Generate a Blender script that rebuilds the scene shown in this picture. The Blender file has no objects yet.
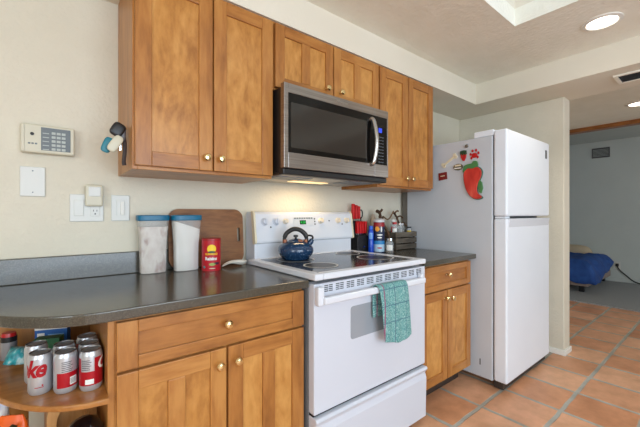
import bpy, bmesh, math, random
from mathutils import Vector, Matrix, noise
random.seed(7)
S = bpy.context.scene
COL = S.collection
PI = math.pi

# ------------------------------------------------------------------ camera
cam_d = bpy.data.cameras.new('camera'); cam = bpy.data.objects.new('camera', cam_d); COL.objects.link(cam)
cam.location = (0, 0, 1.12)
cam.rotation_euler = (PI/2, 0, math.radians(-38.9))
cam_d.sensor_width = 36; cam_d.lens = 335.0/640*36; cam_d.clip_start = 0.02
S.camera = cam

# ------------------------------------------------------------------ light
S.view_settings.view_transform = 'Standard'; S.view_settings.look = 'None'
S.view_settings.gamma = 1.0; S.view_settings.use_curve_mapping = False
S.view_settings.exposure = -0.25
w = bpy.data.worlds.new('sky'); S.world = w; w.use_nodes = True
bg = w.node_tree.nodes['Background']; bg.inputs[0].default_value = (0.75, 0.87, 1.0, 1); bg.inputs[1].default_value = 1.2

def area(name, loc, rot, sx, sy, watts, col):
    d = bpy.data.lights.new(name, 'AREA'); d.shape = 'RECTANGLE'; d.size = sx; d.size_y = sy
    d.energy = watts; d.color = col
    o = bpy.data.objects.new(name, d); COL.objects.link(o); o.location = loc; o.rotation_euler = rot
    return o
def spot(name, loc, watts, col, angle=120, size=0.06, rot=(0, 0, 0)):
    d = bpy.data.lights.new(name, 'SPOT'); d.energy = watts; d.color = col
    d.spot_size = math.radians(angle); d.spot_blend = 0.6; d.shadow_soft_size = size
    o = bpy.data.objects.new(name, d); COL.objects.link(o); o.location = loc; o.rotation_euler = rot
    return o
area('skylight_daylight', (1.35, -0.1, 2.88), (0, 0, 0), 1.35, 1.7, 1.4, (0.93, 0.97, 1.0))
area('window_daylight', (0.4, -2.72, 1.35), (PI/2, 0, 0), 2.8, 1.9, 118, (0.72, 0.86, 1.0))  # large area lamp added at an unseen window behind the camera
area('side_window_daylight', (-2.12, -1.2, 1.45), (PI/2, 0, -PI/2), 1.6, 1.3, 46, (0.80, 0.91, 1.0))  # fill lamp added from the left, at an unseen side window
area('far_window_daylight', (6.2, -2.7, 1.4), (PI/2, 0, 0), 1.5, 1.3, 28, (0.92, 0.97, 0.98))  # fill lamp added to brighten the far room; no window opening here
spot('recessed_lamp_light', (2.434, 0.473, 2.17), 16, (1.0, 0.90, 0.74))
spot('hall_lamp_light', (4.42, 0.58, 2.14), 9, (1.0, 0.80, 0.58))

# ------------------------------------------------------------------ materials
def c(r, g, b):
    f = lambda v: (v/255/12.92) if v/255 <= 0.04045 else ((v/255+0.055)/1.055)**2.4
    return (f(r), f(g), f(b), 1)
def mat(name, col, rough=0.5, metal=0.0, **k):
    m = bpy.data.materials.new(name); m.use_nodes = True
    b = m.node_tree.nodes['Principled BSDF']
    b.inputs['Base Color'].default_value = col; b.inputs['Roughness'].default_value = rough
    b.inputs['Metallic'].default_value = metal
    for key, v in k.items(): b.inputs[key.replace('_', ' ')].default_value = v
    return m
def N(m, t, **k):
    n = m.node_tree.nodes.new(t)
    for key, v in k.items(): setattr(n, key, v)
    return n
def L(m, a, b): m.node_tree.links.new(a, b)
def coords(m, scale=(1, 1, 1), loc=(0, 0, 0)):
    t = N(m, 'ShaderNodeTexCoord'); mp = N(m, 'ShaderNodeMapping')
    mp.inputs['Scale'].default_value = scale; mp.inputs['Location'].default_value = loc
    L(m, t.outputs['Object'], mp.inputs['Vector']); return mp.outputs['Vector']
def ramp(m, fac, stops):
    r = N(m, 'ShaderNodeValToRGB')
    e = r.color_ramp.elements
    while len(e) < len(stops): e.new(0.5)
    for i, (p, col) in enumerate(stops): e[i].position = p; e[i].color = col
    L(m, fac, r.inputs[0]); return r.outputs[0]
def noisetex(m, vec, scale, detail=3, rough=0.5, dist=0.0):
    n = N(m, 'ShaderNodeTexNoise'); n.inputs['Scale'].default_value = scale; n.inputs['Detail'].default_value = detail
    n.inputs['Roughness'].default_value = rough; n.inputs['Distortion'].default_value = dist
    L(m, vec, n.inputs['Vector']); return n.outputs[0]
def bump(m, h, strength=0.2, dist=0.01):
    b = N(m, 'ShaderNodeBump'); b.inputs['Strength'].default_value = strength; b.inputs['Distance'].default_value = dist
    L(m, h, b.inputs['Height']); L(m, b.outputs[0], bsdf(m).inputs['Normal'])
def bsdf(m): return m.node_tree.nodes['Principled BSDF']
def noisy(name, stops, scale, rough=0.5, detail=4, bstr=0, bscale=None, bdist=0.005, stretch=(1, 1, 1), metal=0, **k):
    m = mat(name, stops[0][1], rough, metal, **k); v = coords(m, stretch)
    L(m, ramp(m, noisetex(m, v, scale, detail), stops), bsdf(m).inputs['Base Color'])
    if bstr: bump(m, noisetex(m, v, bscale or scale, 3), bstr, bdist)
    return m
def wood(name, dark, mid, light, axis, rough=0.34, g=1.0, st=1.5, dist=1.6):
    m = mat(name, mid, rough)
    sc = [9*g, 9*g, 9*g]; sc['XYZ'.index(axis)] = st*g
    t = N(m, 'ShaderNodeTexCoord'); oi = N(m, 'ShaderNodeObjectInfo')
    mul = N(m, 'ShaderNodeVectorMath', operation='SCALE'); cmb = N(m, 'ShaderNodeCombineXYZ')
    for i in range(3): L(m, oi.outputs['Random'], cmb.inputs[i])
    L(m, cmb.outputs[0], mul.inputs[0]); mul.inputs['Scale'].default_value = 17.3
    add = N(m, 'ShaderNodeVectorMath', operation='ADD'); L(m, t.outputs['Object'], add.inputs[0]); L(m, mul.outputs[0], add.inputs[1])
    mp = N(m, 'ShaderNodeMapping'); mp.inputs['Scale'].default_value = sc; L(m, add.outputs[0], mp.inputs['Vector'])
    n1 = noisetex(m, mp.outputs[0], 1.3, 5, 0.55, dist)
    h1 = N(m, 'ShaderNodeMath', operation='MULTIPLY'); L(m, n1, h1.inputs[0]); h1.inputs[1].default_value = 0.62; n1 = h1.outputs[0]
    mp2 = N(m, 'ShaderNodeMapping'); mp2.inputs['Scale'].default_value = [s*6 for s in sc]; L(m, add.outputs[0], mp2.inputs['Vector'])
    n2 = noisetex(m, mp2.outputs[0], 1.0, 3, 0.6)
    n3 = noisetex(m, add.outputs[0], 5.0, 3, 0.5, 0.8)
    a1 = N(m, 'ShaderNodeMath', operation='MULTIPLY_ADD'); L(m, n2, a1.inputs[0]); a1.inputs[1].default_value = 0.42; L(m, n1, a1.inputs[2])
    a2 = N(m, 'ShaderNodeMath', operation='MULTIPLY_ADD'); L(m, n3, a2.inputs[0]); a2.inputs[1].default_value = 0.32; L(m, a1.outputs[0], a2.inputs[2])
    a3 = N(m, 'ShaderNodeMath', operation='MULTIPLY_ADD'); L(m, oi.outputs['Random'], a3.inputs[0]); a3.inputs[1].default_value = 0.16; L(m, a2.outputs[0], a3.inputs[2])
    col = ramp(m, a3.outputs[0], [(0.54, dark), (0.74, mid), (0.94, light)])
    L(m, col, bsdf(m).inputs['Base Color'])
    return m

WV = wood('honey_maple_upright', c(142, 88, 40), c(171, 112, 54), c(190, 133, 70), 'Z')
WH = wood('honey_maple_level', c(142, 88, 40), c(171, 112, 54), c(190, 133, 70), 'X')
WP = wood('figured_maple_panel', c(156, 100, 44), c(187, 129, 64), c(206, 150, 82), 'Z', 0.30, 0.8, 3.6, 2.6)
WD = wood('shelf_wood', c(140, 86, 40), c(166, 108, 54), c(184, 128, 70), 'X', 0.3)
WBEAM = wood('dark_beam_wood', c(116, 68, 28), c(152, 94, 42), c(172, 112, 56), 'Y')
BAMBOO = wood('bamboo_board', c(92, 54, 26), c(122, 76, 40), c(144, 96, 54), 'X', 0.5, 2.0)
GREYWOOD = wood('weathered_crate_wood', c(58, 50, 42), c(88, 78, 66), c(112, 102, 88), 'X', 0.7, 1.6)
PALEWOOD = wood('pale_bent_wood', c(150, 100, 52), c(188, 136, 80), c(208, 160, 104), 'Z', 0.45)
BARK = noisy('brown_bark', [(0.3, c(46, 30, 20)), (0.7, c(110, 78, 50))], 40, 0.8, bstr=0.6, bscale=60)

WALL = noisy('cream_wall_plaster', [(0.3, c(215, 208, 189)), (0.7, c(222, 215, 197))], 3, 0.75, bstr=0.65, bscale=70, bdist=0.004)
WALLW = noisy('pale_soffit_plaster', [(0.3, c(226, 219, 202)), (0.7, c(230, 224, 208))], 3, 0.8, bstr=0.12, bscale=70, bdist=0.004)
CEIL = noisy('textured_ceiling_plaster', [(0.3, c(236, 234, 220)), (0.7, c(242, 240, 228))], 6, 0.85, bstr=0.5, bscale=45, bdist=0.008)
FARWALL = noisy('grey_green_far_wall', [(0.3, c(196, 202, 198)), (0.7, c(200, 206, 202))], 3, 0.8)
TRIM = mat('white_trim_paint', c(232, 230, 222), 0.45)
CARPET = noisy('grey_carpet_pile', [(0.3, c(120, 122, 124)), (0.7, c(176, 178, 180))], 90, 0.95, bstr=0.5, bscale=300)
PLATE = mat('white_plastic_plate', c(214, 214, 208), 0.35)
IVORY = mat('ivory_plastic', c(208, 202, 180), 0.4)
KEYPAD = mat('slate_keypad', c(104, 112, 116), 0.45)
KEYBTN = mat('pale_keypad_button', c(178, 184, 178), 0.5)
DARK = mat('dark_plastic', c(26, 26, 28), 0.4)
BLACK = mat('black_gap', c(12, 11, 11), 0.7)
RUBBER = mat('black_rubber', c(22, 22, 22), 0.8)
BRASS = mat('polished_brass', c(238, 214, 160), 0.18, 1.0)
CHROME = mat('chrome', c(210, 210, 212), 0.12, 1.0)
STEEL = noisy('brushed_black_stainless', [(0.35, c(148, 141, 137)), (0.65, c(168, 161, 156))], 6, 0.32, stretch=(0.6, 1, 30), metal=1.0)
HANDLE = mat('brushed_handle_steel', c(186, 182, 178), 0.25, 1.0)
MWGLASS = mat('smoked_black_glass', c(16, 14, 13), 0.14, 0, Specular_IOR_Level=0.25)
MWWIN = mat('smoked_window_mesh', c(44, 40, 36), 0.12, 0, Specular_IOR_Level=0.5)
BLUELED = mat('blue_display', c(30, 60, 200), 0.3, Emission_Color=c(50, 90, 255), Emission_Strength=0.5)
ENAMEL = mat('white_enamel', c(220, 223, 230), 0.22)
ENAMEL2 = mat('white_appliance_door', c(208, 212, 222), 0.28)
CREAM = mat('cream_end_cap', c(226, 214, 184), 0.35)
RANGESIDE = mat('grey_range_side', c(120, 122, 124), 0.4)
GLASSTOP = noisy('black_ceramic_glass', [(0.45, c(40, 42, 45)), (0.7, c(92, 95, 100))], 420, 0.16, detail=2)
BURNER = mat('burner_dark', c(22, 22, 24), 0.32, 0, Specular_IOR_Level=0.3)
RING = mat('burner_ring_grey', c(205, 206, 208), 0.5)
OVENWIN = mat('grey_oven_window', c(152, 157, 164), 0.2)
SLOT = mat('vent_slot_grey', c(70, 74, 80), 0.6)
KNOBW = mat('warm_white_knob', c(228, 216, 196), 0.35)
GREENLED = mat('green_clock_digits', c(10, 60, 20), 0.4, Emission_Color=c(40, 210, 80), Emission_Strength=0.9)
LEDBG = mat('dark_green_display', c(8, 40, 18), 0.2)
GREYPRINT = mat('grey_print', c(120, 128, 136), 0.5)
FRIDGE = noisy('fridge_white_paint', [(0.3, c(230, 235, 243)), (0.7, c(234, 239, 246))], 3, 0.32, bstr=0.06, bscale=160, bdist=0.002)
FRIDGE_SHADED = noisy('fridge_side_paint', [(0.3, c(194, 198, 204)), (0.7, c(200, 204, 210))], 3, 0.42, bstr=0.08, bscale=160, bdist=0.002)  # fridge white darkened: the dim light on the side is in the colour
GASKET = mat('grey_gasket', c(92, 92, 94), 0.6)
KICK = mat('brown_kick_plate', c(56, 46, 40), 0.6)

# laminate countertop: fine speckle
COUNTER = mat('charcoal_speckled_laminate', c(84, 84, 82), 0.20, 0, Specular_IOR_Level=0.85)
v = coords(COUNTER)
L(COUNTER, ramp(COUNTER, noisetex(COUNTER, v, 330, 2), [(0.35, c(58, 55, 47)), (0.55, c(74, 70, 60)), (0.75, c(98, 93, 82))]), bsdf(COUNTER).inputs['Base Color'])

# saltillo tile floor
FLOOR = mat('terracotta_tile', c(190, 120, 80), 0.42)
v = coords(FLOOR, loc=(0, 0, 0))
dn = N(FLOOR, 'ShaderNodeTexNoise'); dn.inputs['Scale'].default_value = 9; dn.inputs['Detail'].default_value = 2; L(FLOOR, v, dn.inputs['Vector'])
sub = N(FLOOR, 'ShaderNodeVectorMath', operation='SUBTRACT'); L(FLOOR, dn.outputs[1], sub.inputs[0]); sub.inputs[1].default_value = (0.5, 0.5, 0.5)
scl = N(FLOOR, 'ShaderNodeVectorMath', operation='SCALE'); L(FLOOR, sub.outputs[0], scl.inputs[0]); scl.inputs['Scale'].default_value = 0.014
ad = N(FLOOR, 'ShaderNodeVectorMath', operation='ADD'); L(FLOOR, v, ad.inputs[0]); L(FLOOR, scl.outputs[0], ad.inputs[1])
off = N(FLOOR, 'ShaderNodeVectorMath', operation='ADD'); L(FLOOR, ad.outputs[0], off.inputs[0]); off.inputs[1].default_value = (30.6-1.950+0.306, 30.6-0.622+0.306, 0)
br = N(FLOOR, 'ShaderNodeTexBrick', offset=0.0, squash=1.0)
br.inputs['Color1'].default_value = c(230, 178, 140); br.inputs['Color2'].default_value = c(202, 138, 96); br.inputs['Mortar'].default_value = c(172, 172, 162)
br.inputs['Scale'].default_value = 1.0; br.inputs['Mortar Size'].default_value = 0.0120; br.inputs['Mortar Smooth'].default_value = 0.25
br.inputs['Brick Width'].default_value = 0.306; br.inputs['Row Height'].default_value = 0.306; br.inputs['Bias'].default_value = 0.0
L(FLOOR, off.outputs[0], br.inputs['Vector'])
pn = ramp(FLOOR, noisetex(FLOOR, v, 7, 5, 0.6), [(0.3, (0.78, 0.74, 0.70, 1)), (0.7, (1.12, 1.12, 1.14, 1))])
mx = N(FLOOR, 'ShaderNodeMix', data_type='RGBA', blend_type='MULTIPLY'); mx.inputs[0].default_value = 1.0
L(FLOOR, br.outputs['Color'], mx.inputs[6]); L(FLOOR, pn, mx.inputs[7]); L(FLOOR, mx.outputs[2], bsdf(FLOOR).inputs['Base Color'])
inv = N(FLOOR, 'ShaderNodeMath', operation='SUBTRACT'); inv.inputs[0].default_value = 1.0; L(FLOOR, br.outputs['Fac'], inv.inputs[1])
bump(FLOOR, inv.outputs[0], 0.5, 0.006)
rg = N(FLOOR, 'ShaderNodeMath', operation='MULTIPLY_ADD'); L(FLOOR, br.outputs['Fac'], rg.inputs[0]); rg.inputs[1].default_value = 0.4; rg.inputs[2].default_value = 0.4
L(FLOOR, rg.outputs[0], bsdf(FLOOR).inputs['Roughness'])

# ------------------------------------------------------------------ mesh helpers
WL = {}
def bx(bm, x0, x1, y0, y1, z0, z1, mi=0):
    vs = [bm.verts.new((x, y, z)) for x in (x0, x1) for y in (y0, y1) for z in (z0, z1)]
    for f in ((0, 1, 3, 2), (4, 6, 7, 5), (0, 4, 5, 1), (2, 3, 7, 6), (0, 2, 6, 4), (1, 5, 7, 3)):
        bm.faces.new([vs[i] for i in f]).material_index = mi
def prism(bm, pts, a0, a1, axis, mi=0):
    """polygon pts extruded along an axis; the pts are the other two axes in order"""
    def P(p, a): return {'X': (a, p[0], p[1]), 'Y': (p[0], a, p[1]), 'Z': (p[0], p[1], a)}[axis]
    A = [bm.verts.new(P(p, a0)) for p in pts]; B = [bm.verts.new(P(p, a1)) for p in pts]
    n = len(pts)
    fs = [bm.faces.new(A), bm.faces.new(B[::-1])]
    fs += [bm.faces.new((A[i], B[i], B[(i+1) % n], A[(i+1) % n])) for i in range(n)]
    for f in fs: f.material_index = mi
def rrect(x0, x1, y0, y1, r, n=5):
    out = []
    for cx, cy, a in ((x1-r, y1-r, 0), (x0+r, y1-r, 90), (x0+r, y0+r, 180), (x1-r, y0+r, 270)):
        for i in range(n+1):
            t = math.radians(a+90*i/n); out.append((cx+r*math.cos(t), cy+r*math.sin(t)))
    return out
def lathe(bm, prof, o=(0, 0, 0), axis='Z', seg=32, mi=0):
    rings = []
    for r, h in prof:
        ring = []
        for i in range(seg if r > 1e-6 else 1):
            t = 2*PI*i/seg; p = (r*math.cos(t), r*math.sin(t), h)
            if axis == 'Y': p = (p[0], -h, p[1])
            if axis == 'X': p = (h, p[0], p[1])
            ring.append(bm.verts.new((o[0]+p[0], o[1]+p[1], o[2]+p[2])))
        rings.append(ring)
    for a, b in zip(rings, rings[1:]):
        for i in range(seg):
            j = (i+1) % seg
            q = [a[i % len(a)], a[j % len(a)], b[j % len(b)], b[i % len(b)]]
            u = []
            for x in q:
                if x not in u: u.append(x)
            if len(u) > 2:
                f = bm.faces.new(u); f.material_index = mi
    for ring, rev in ((rings[0], True), (rings[-1], False)):
        if len(ring) > 2: bm.faces.new(ring[::-1] if rev else ring).material_index = mi
def tube(bm, pts, r, seg=10, mi=0, cap=True, flat=1.0):
    pts = [Vector(p) for p in pts]; rs = r if isinstance(r, (list, tuple)) else [r]*len(pts)
    rings = []; up = None
    for i, p in enumerate(pts):
        d = (pts[min(i+1, len(pts)-1)]-pts[max(i-1, 0)]).normalized()
        if up is None: up = Vector((0, 0, 1)) if abs(d.z) < 0.9 else Vector((0, 1, 0))
        s = d.cross(up).normalized(); up = s.cross(d).normalized()
        rings.append([bm.verts.new(p+(s*math.cos(2*PI*k/seg)+up*math.sin(2*PI*k/seg)*flat)*rs[i]) for k in range(seg)])
    for a, b in zip(rings, rings[1:]):
        for k in range(seg): bm.faces.new((a[k], a[(k+1) % seg], b[(k+1) % seg], b[k])).material_index = mi
    if cap: bm.faces.new(rings[0][::-1]).material_index = mi; bm.faces.new(rings[-1]).material_index = mi
def spline(pts, n=8):
    P = [Vector(p) for p in pts]; P = [P[0]]+P+[P[-1]]; out = []
    for i in range(1, len(P)-2):
        for k in range(n):
            t = k/n; a, b, d, e = P[i-1], P[i], P[i+1], P[i+2]
            out.append(0.5*((2*b)+(d-a)*t+(2*a-5*b+4*d-e)*t*t+(3*b-a-3*d+e)*t**3))
    out.append(P[-2]); return out
def new(): return bmesh.new()
def obj(name, bm, m, parent=None, bev=0, seg=2, smooth=False, local=False):
    """one mesh object; vertices are given in room coordinates unless local"""
    bmesh.ops.recalc_face_normals(bm, faces=bm.faces)
    if parent is not None and not local:
        bmesh.ops.translate(bm, verts=bm.verts, vec=-WL[parent])
    me = bpy.data.meshes.new(name); bm.to_mesh(me); bm.free()
    for x in (m if isinstance(m, (list, tuple)) else [m]): me.materials.append(x)
    o = bpy.data.objects.new(name, me); COL.objects.link(o)
    if parent is not None: o.parent = parent; WL[o] = WL[parent].copy()
    else: WL[o] = Vector((0, 0, 0))
    if smooth:
        for p in me.polygons: p.use_smooth = True
        try: me.set_sharp_from_angle(angle=math.radians(40))
        except Exception: pass
    if bev:
        b = o.modifiers.new('bevel', 'BEVEL'); b.width = bev; b.segments = seg; b.limit_method = 'ANGLE'; b.angle_limit = math.radians(35)
    return o
def tag(o, label, cat, group=None, kind=None):
    o['label'] = label; o['category'] = cat
    if group: o['group'] = group
    if kind: o['kind'] = kind
    return o
def thing(name, label, cat, loc=(0, 0, 0), group=None):
    o = bpy.data.objects.new(name, None); COL.objects.link(o); o.location = loc; o.empty_display_size = 0.05
    WL[o] = Vector(loc); return tag(o, label, cat, group)
def struct(name, bm, m, bev=0, label=None):
    o = obj(name, bm, m, None, bev); o['kind'] = 'structure'
    o['label'] = label or name.replace('_', ' ')
    return o
def box_obj(name, x0, x1, y0, y1, z0, z1, m, parent=None, bev=0.002):
    bm = new(); bx(bm, x0, x1, y0, y1, z0, z1); return obj(name, bm, m, parent, bev)
def copy_thing(root, loc, label=None, rotz=None):
    r = root.copy(); COL.objects.link(r); r.location = loc
    if rotz is not None: r.rotation_euler = (0, 0, rotz)
    if label: r['label'] = label
    for ch in [x for x in bpy.data.objects if x.parent == root]:
        k = ch.copy(); COL.objects.link(k); k.parent = r
        for g in [x for x in bpy.data.objects if x.parent == ch]:
            h = g.copy(); COL.objects.link(h); h.parent = k
    return r
def text_bm(s, size, shear=0.0, bold=0.0, extra=0.0):
    cu = bpy.data.curves.new('lettering', 'FONT'); cu.body = s; cu.size = size; cu.align_x = 'CENTER'; cu.align_y = 'CENTER'
    cu.shear = shear; cu.offset = bold; cu.resolution_u = 3; cu.space_character = 1.0+extra
    o = bpy.data.objects.new('lettering', cu); COL.objects.link(o)
    me = bpy.data.meshes.new_from_object(o.evaluated_get(bpy.context.evaluated_depsgraph_get()))
    bm = new(); bm.from_mesh(me)
    bpy.data.objects.remove(o); bpy.data.curves.remove(cu); bpy.data.meshes.remove(me)
    return bm
def lay(bm, origin, u, v, off=0.0006):
    """put flat lettering (x, y) on a plane with axes u, v"""
    u = Vector(u).normalized(); v = Vector(v).normalized(); n = u.cross(v); o = Vector(origin)+n*off
    for q in bm.verts: q.co = o+u*q.co.x+v*q.co.y
    return bm
def wrap(bm, cx, cy, r, ang, z, off=0.0005):
    """wrap lettering round an upright cylinder, centred on angle ang"""
    bmesh.ops.triangulate(bm, faces=bm.faces)
    for _ in range(3):
        es = [e for e in bm.edges if e.calc_length() > r*0.16]
        if not es: break
        bmesh.ops.subdivide_edges(bm, edges=es, cuts=1); bmesh.ops.triangulate(bm, faces=bm.faces)
    for q in bm.verts:
        t = ang+q.co.x/r; rr = r+off
        q.co = Vector((cx+rr*math.cos(t), cy+rr*math.sin(t), z+q.co.y))
    return bm
def patch(bm, cx, cy, r, a0, a1, z0, z1, off=0.0003, mi=0):
    n = max(2, int(abs(a1-a0)/0.12)); rr = r+off
    A = [bm.verts.new((cx+rr*math.cos(a0+(a1-a0)*i/n), cy+rr*math.sin(a0+(a1-a0)*i/n), z0)) for i in range(n+1)]
    B = [bm.verts.new((q.co.x, q.co.y, z1)) for q in A]
    for i in range(n): bm.faces.new((A[i], A[i+1], B[i+1], B[i])).material_index = mi
def facing(x, y): return math.atan2(-y, -x)

# ------------------------------------------------------------------ the room
bm = new(); bx(bm, -2.2, 5.2, -2.8, 1.71, -0.08, 0); struct('floor', bm, FLOOR, label='terracotta tile floor with grey grout')
bm = new(); bx(bm, 5.2, 7.3, -2.8, 3.2, -0.08, 0.012); struct('floor_carpet', bm, CARPET, label='grey carpet in the far room')
bm = new(); bx(bm, -2.2, 3.29, 1.71, 1.81, 0, 2.4); struct('wall_back', bm, WALL, label='cream plaster wall behind the cabinets')
bm = new(); bx(bm, 3.15, 3.29, 0.845, 1.71, 0, 2.04); struct('wall_right', bm, WALL, 0.006, 'short cream wall beside the refrigerator')
bm = new(); bx(bm, 3.29, 5.2, 1.71, 1.81, 0, 2.4); struct('wall_hall', bm, WALL)
bm = new(); bx(bm, 7.2, 7.3, -2.8, 3.2, 0, 2.5); struct('wall_far', bm, FARWALL, label='grey wall of the far room')
bm = new(); bx(bm, 5.1, 7.3, 3.2, 3.3, 0, 2.5); bx(bm, 5.1, 5.2, 1.81, 3.2, 0, 2.5); struct('wall_far_room', bm, FARWALL)
bm = new()                                      # wall behind the camera with a big unseen window added for daylight
bx(bm, -2.2, -1.05, -2.9, -2.8, 0, 2.5); bx(bm, 1.85, 7.3, -2.9, -2.8, 0, 2.5); bx(bm, -1.05, 1.85, -2.9, -2.8, 0, 0.35); bx(bm, -1.05, 1.85, -2.9, -2.8, 2.05, 2.5)
struct('wall_front', bm, WALL)
bm = new()
bx(bm, -2.3, -2.2, -2.9, -2.05, 0, 2.5); bx(bm, -2.3, -2.2, -0.35, 1.81, 0, 2.5); bx(bm, -2.3, -2.2, -2.05, -0.35, 0, 0.78); bx(bm, -2.3, -2.2, -2.05, -0.35, 2.1, 2.5)
struct('wall_left', bm, WALL)
def window(n, x0, x1, z0, z1, axis, at):
    bm = new()
    def b(u0, u1, za, zb):
        if axis == 'X': bx(bm, u0, u1, at-0.05, at, za, zb)
        else: bx(bm, at-0.05, at, u0, u1, za, zb)
    t = 0.05
    b(x0, x0+t, z0, z1); b(x1-t, x1, z0, z1); b(x0+t, x1-t, z0, z0+t); b(x0+t, x1-t, z1-t, z1); m = (x0+x1)/2; b(m-t/2, m+t/2, z0+t, z1-t)
    struct('window_%d' % n, bm, TRIM, 0.003)
window(1, -1.05, 1.85, 0.35, 2.05, 'X', -2.82); window(2, -2.05, -0.35, 0.78, 2.1, 'Y', -2.22)  # window frames added in the unseen walls to go with the daylight lamps
# ceiling with the skylight opening
SX0, SX1, SY0, SY1, ZC = 0.60, 2.10, -1.0, 0.803, 2.207
bm = new()
bx(bm, -2.2, SX0, -2.8, 1.71, ZC, ZC+0.1); bx(bm, SX1, 3.29, -2.8, 1.71, ZC, ZC+0.1); bx(bm, SX0, SX1, -2.8, SY0, ZC, ZC+0.1); bx(bm, SX0, SX1, SY1, 1.71, ZC, ZC+0.1)
struct('ceiling', bm, CEIL, label='textured beige ceiling with skylight opening')
bm = new(); t = 0.06
bx(bm, SX0-t, SX0, SY0-t, SY1+t, ZC+0.1, 2.95); bx(bm, SX1, SX1+t, SY0-t, SY1+t, ZC+0.1, 2.95); bx(bm, SX0, SX1, SY0-t, SY0, ZC+0.1, 2.95); bx(bm, SX0, SX1, SY1, SY1+t, ZC+0.1, 2.95)
struct('ceiling_skylight_shaft', bm, WALLW)
bm = new(); bx(bm, -2.2, 2.80, 1.374, 1.71, 2.04, ZC); struct('ceiling_soffit', bm, WALLW, label='long soffit over the wall cabinets')
bm = new(); bx(bm, 2.80, 3.29, -2.8, 1.71, 2.04, ZC); struct('ceiling_side_soffit', bm, WALLW, label='side soffit over the refrigerator')
bm = new(); bx(bm, 3.29, 5.2, -2.8, 1.71, 2.183, 2.3); struct('ceiling_hall', bm, CEIL)
bm = new(); bx(bm, 5.2, 7.3, -2.8, 3.3, 2.33, 2.45); struct('ceiling_far_room', bm, FARWALL)
bm = new(); bx(bm, 5.14, 5.26, -2.8, 1.71, 2.137, 2.36); struct('beam', bm, WBEAM, 0.004, 'stained wooden beam over the far opening')
bm = new(); bx(bm, 3.138, 3.302, 0.833, 1.71, 0, 0.045); struct('baseboard_right', bm, TRIM, 0.005, 'white baseboard round the wall end')
bm = new(); bx(bm, 7.185, 7.2, -2.8, 3.2, 0.012, 0.07); struct('baseboard_far', bm, FARWALL, 0.003, 'baseboard of the far wall')

# ------------------------------------------------------------------ cabinets
def knob(parent, x, yf, z):
    bm = new(); lathe(bm, [(0.0, 0), (0.008, 0), (0.0065, 0.003), (0.005, 0.012), (0.009, 0.015), (0.0142, 0.019), (0.0150, 0.024), (0.0115, 0.029), (0.005, 0.0305), (0, 0.031)], (x, yf, z), 'Y', 20)
    return obj('knob', bm, BRASS, parent, smooth=True)
def door(name, parent, x0, x1, z0, z1, yf, stile=0.055, mull=False, kn=None, th=0.02, stilez=None):
    sz = stilez or stile
    bm = new()
    bx(bm, x0, x0+stile, yf, yf+th, z0, z1); bx(bm, x1-stile, x1, yf, yf+th, z0, z1)
    if mull:
        m = (x0+x1)/2; bx(bm, m-0.026, m+0.026, yf, yf+th, z0+sz, z1-sz)
    bx(bm, x0+stile, x1-stile, yf, yf+th, z0, z0+sz, 1); bx(bm, x0+stile, x1-stile, yf, yf+th, z1-sz, z1, 1)
    d = obj(name, bm, [WV, WH], parent, 0.0025)
    bm = new(); bx(bm, x0+stile-0.004, x1-stile+0.004, yf+0.0085, yf+th-0.003, z0+sz-0.004, z1-sz+0.004)
    obj('panel', bm, WH if name == 'drawer' else WP, d)
    if kn: knob(d, kn[0], yf, kn[1])
    return d
def carcass(parent, x0, x1, yf, yb, z0, z1, frames=()):
    bm = new(); t = 0.018
    bx(bm, x0, x0+t, yf, yb, z0, z1); bx(bm, x1-t, x1, yf, yb, z0, z1)
    bx(bm, x0+t, x1-t, yf, yb, z0, z0+t, 1); bx(bm, x0+t, x1-t, yf, yb, z1-t, z1, 1); bx(bm, x0+t, x1-t, yb-0.008, yb, z0+t, z1-t)
    bx(bm, x0+t, x1-t, yf, yf+0.015, z0+t, z1-t)       # closed face frame behind the doors
    return obj('body', bm, [WV, WH], parent, 0.0015)
YD = 1.365
u1 = thing('wall_cabinet', 'tall two-door maple wall cabinet left of the microwave', 'cabinet', (0.53, 1.55, 1.284))
carcass(u1, 0.235, 0.822, YD+0.02, 1.71, 1.284, 2.038)
door('door', u1, 0.241, 0.5285, 1.297, 2.026, YD, 0.056, kn=(0.500, 1.349)); door('door', u1, 0.5345, 0.817, 1.297, 2.026, YD, 0.056, kn=(0.561, 1.349))
u2 = thing('wall_cabinet', 'short two-door maple wall cabinet above the microwave', 'cabinet', (1.2, 1.55, 1.712))
carcass(u2, 0.824, 1.568, YD+0.02, 1.71, 1.712, 2.038)
door('door', u2, 0.832, 1.1945, 1.722, 2.026, YD, 0.052, True, (1.146, 1.783)); door('door', u2, 1.2015, 1.562, 1.722, 2.026, YD, 0.052, True, (1.245, 1.783))
u3 = thing('wall_cabinet', 'two-door maple wall cabinet right of the microwave', 'cabinet', (1.86, 1.55, 1.284))
carcass(u3, 1.570, 2.152, YD+0.02, 1.71, 1.284, 2.038)
door('door', u3, 1.576, 1.853, 1.297, 2.026, YD, 0.056, kn=(1.826, 1.349)); door('door', u3, 1.859, 2.146, 1.297, 2.026, YD, 0.056, kn=(1.888, 1.349))
YB = 1.10
b1 = thing('base_cabinet', 'wide maple base cabinet left of the stove with long drawer over two doors', 'cabinet', (0.46, 1.4, 0))
carcass(b1, 0.128, 0.808, YB+0.02, 1.69, 0.10, 0.822)
box_obj('toe_kick', 0.128, 0.812, YB+0.09, 1.69, 0, 0.10, KICK, b1)
door('drawer', b1, 0.148, 0.804, 0.668, 0.808, YB, 0.055, kn=(0.475, 0.742), stilez=0.036)
door('door', b1, 0.148, 0.4745, 0.115, 0.659, YB, 0.056, True, (0.446, 0.607)); door('door', b1, 0.4815, 0.804, 0.115, 0.659, YB, 0.056, True, (0.511, 0.607))
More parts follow.
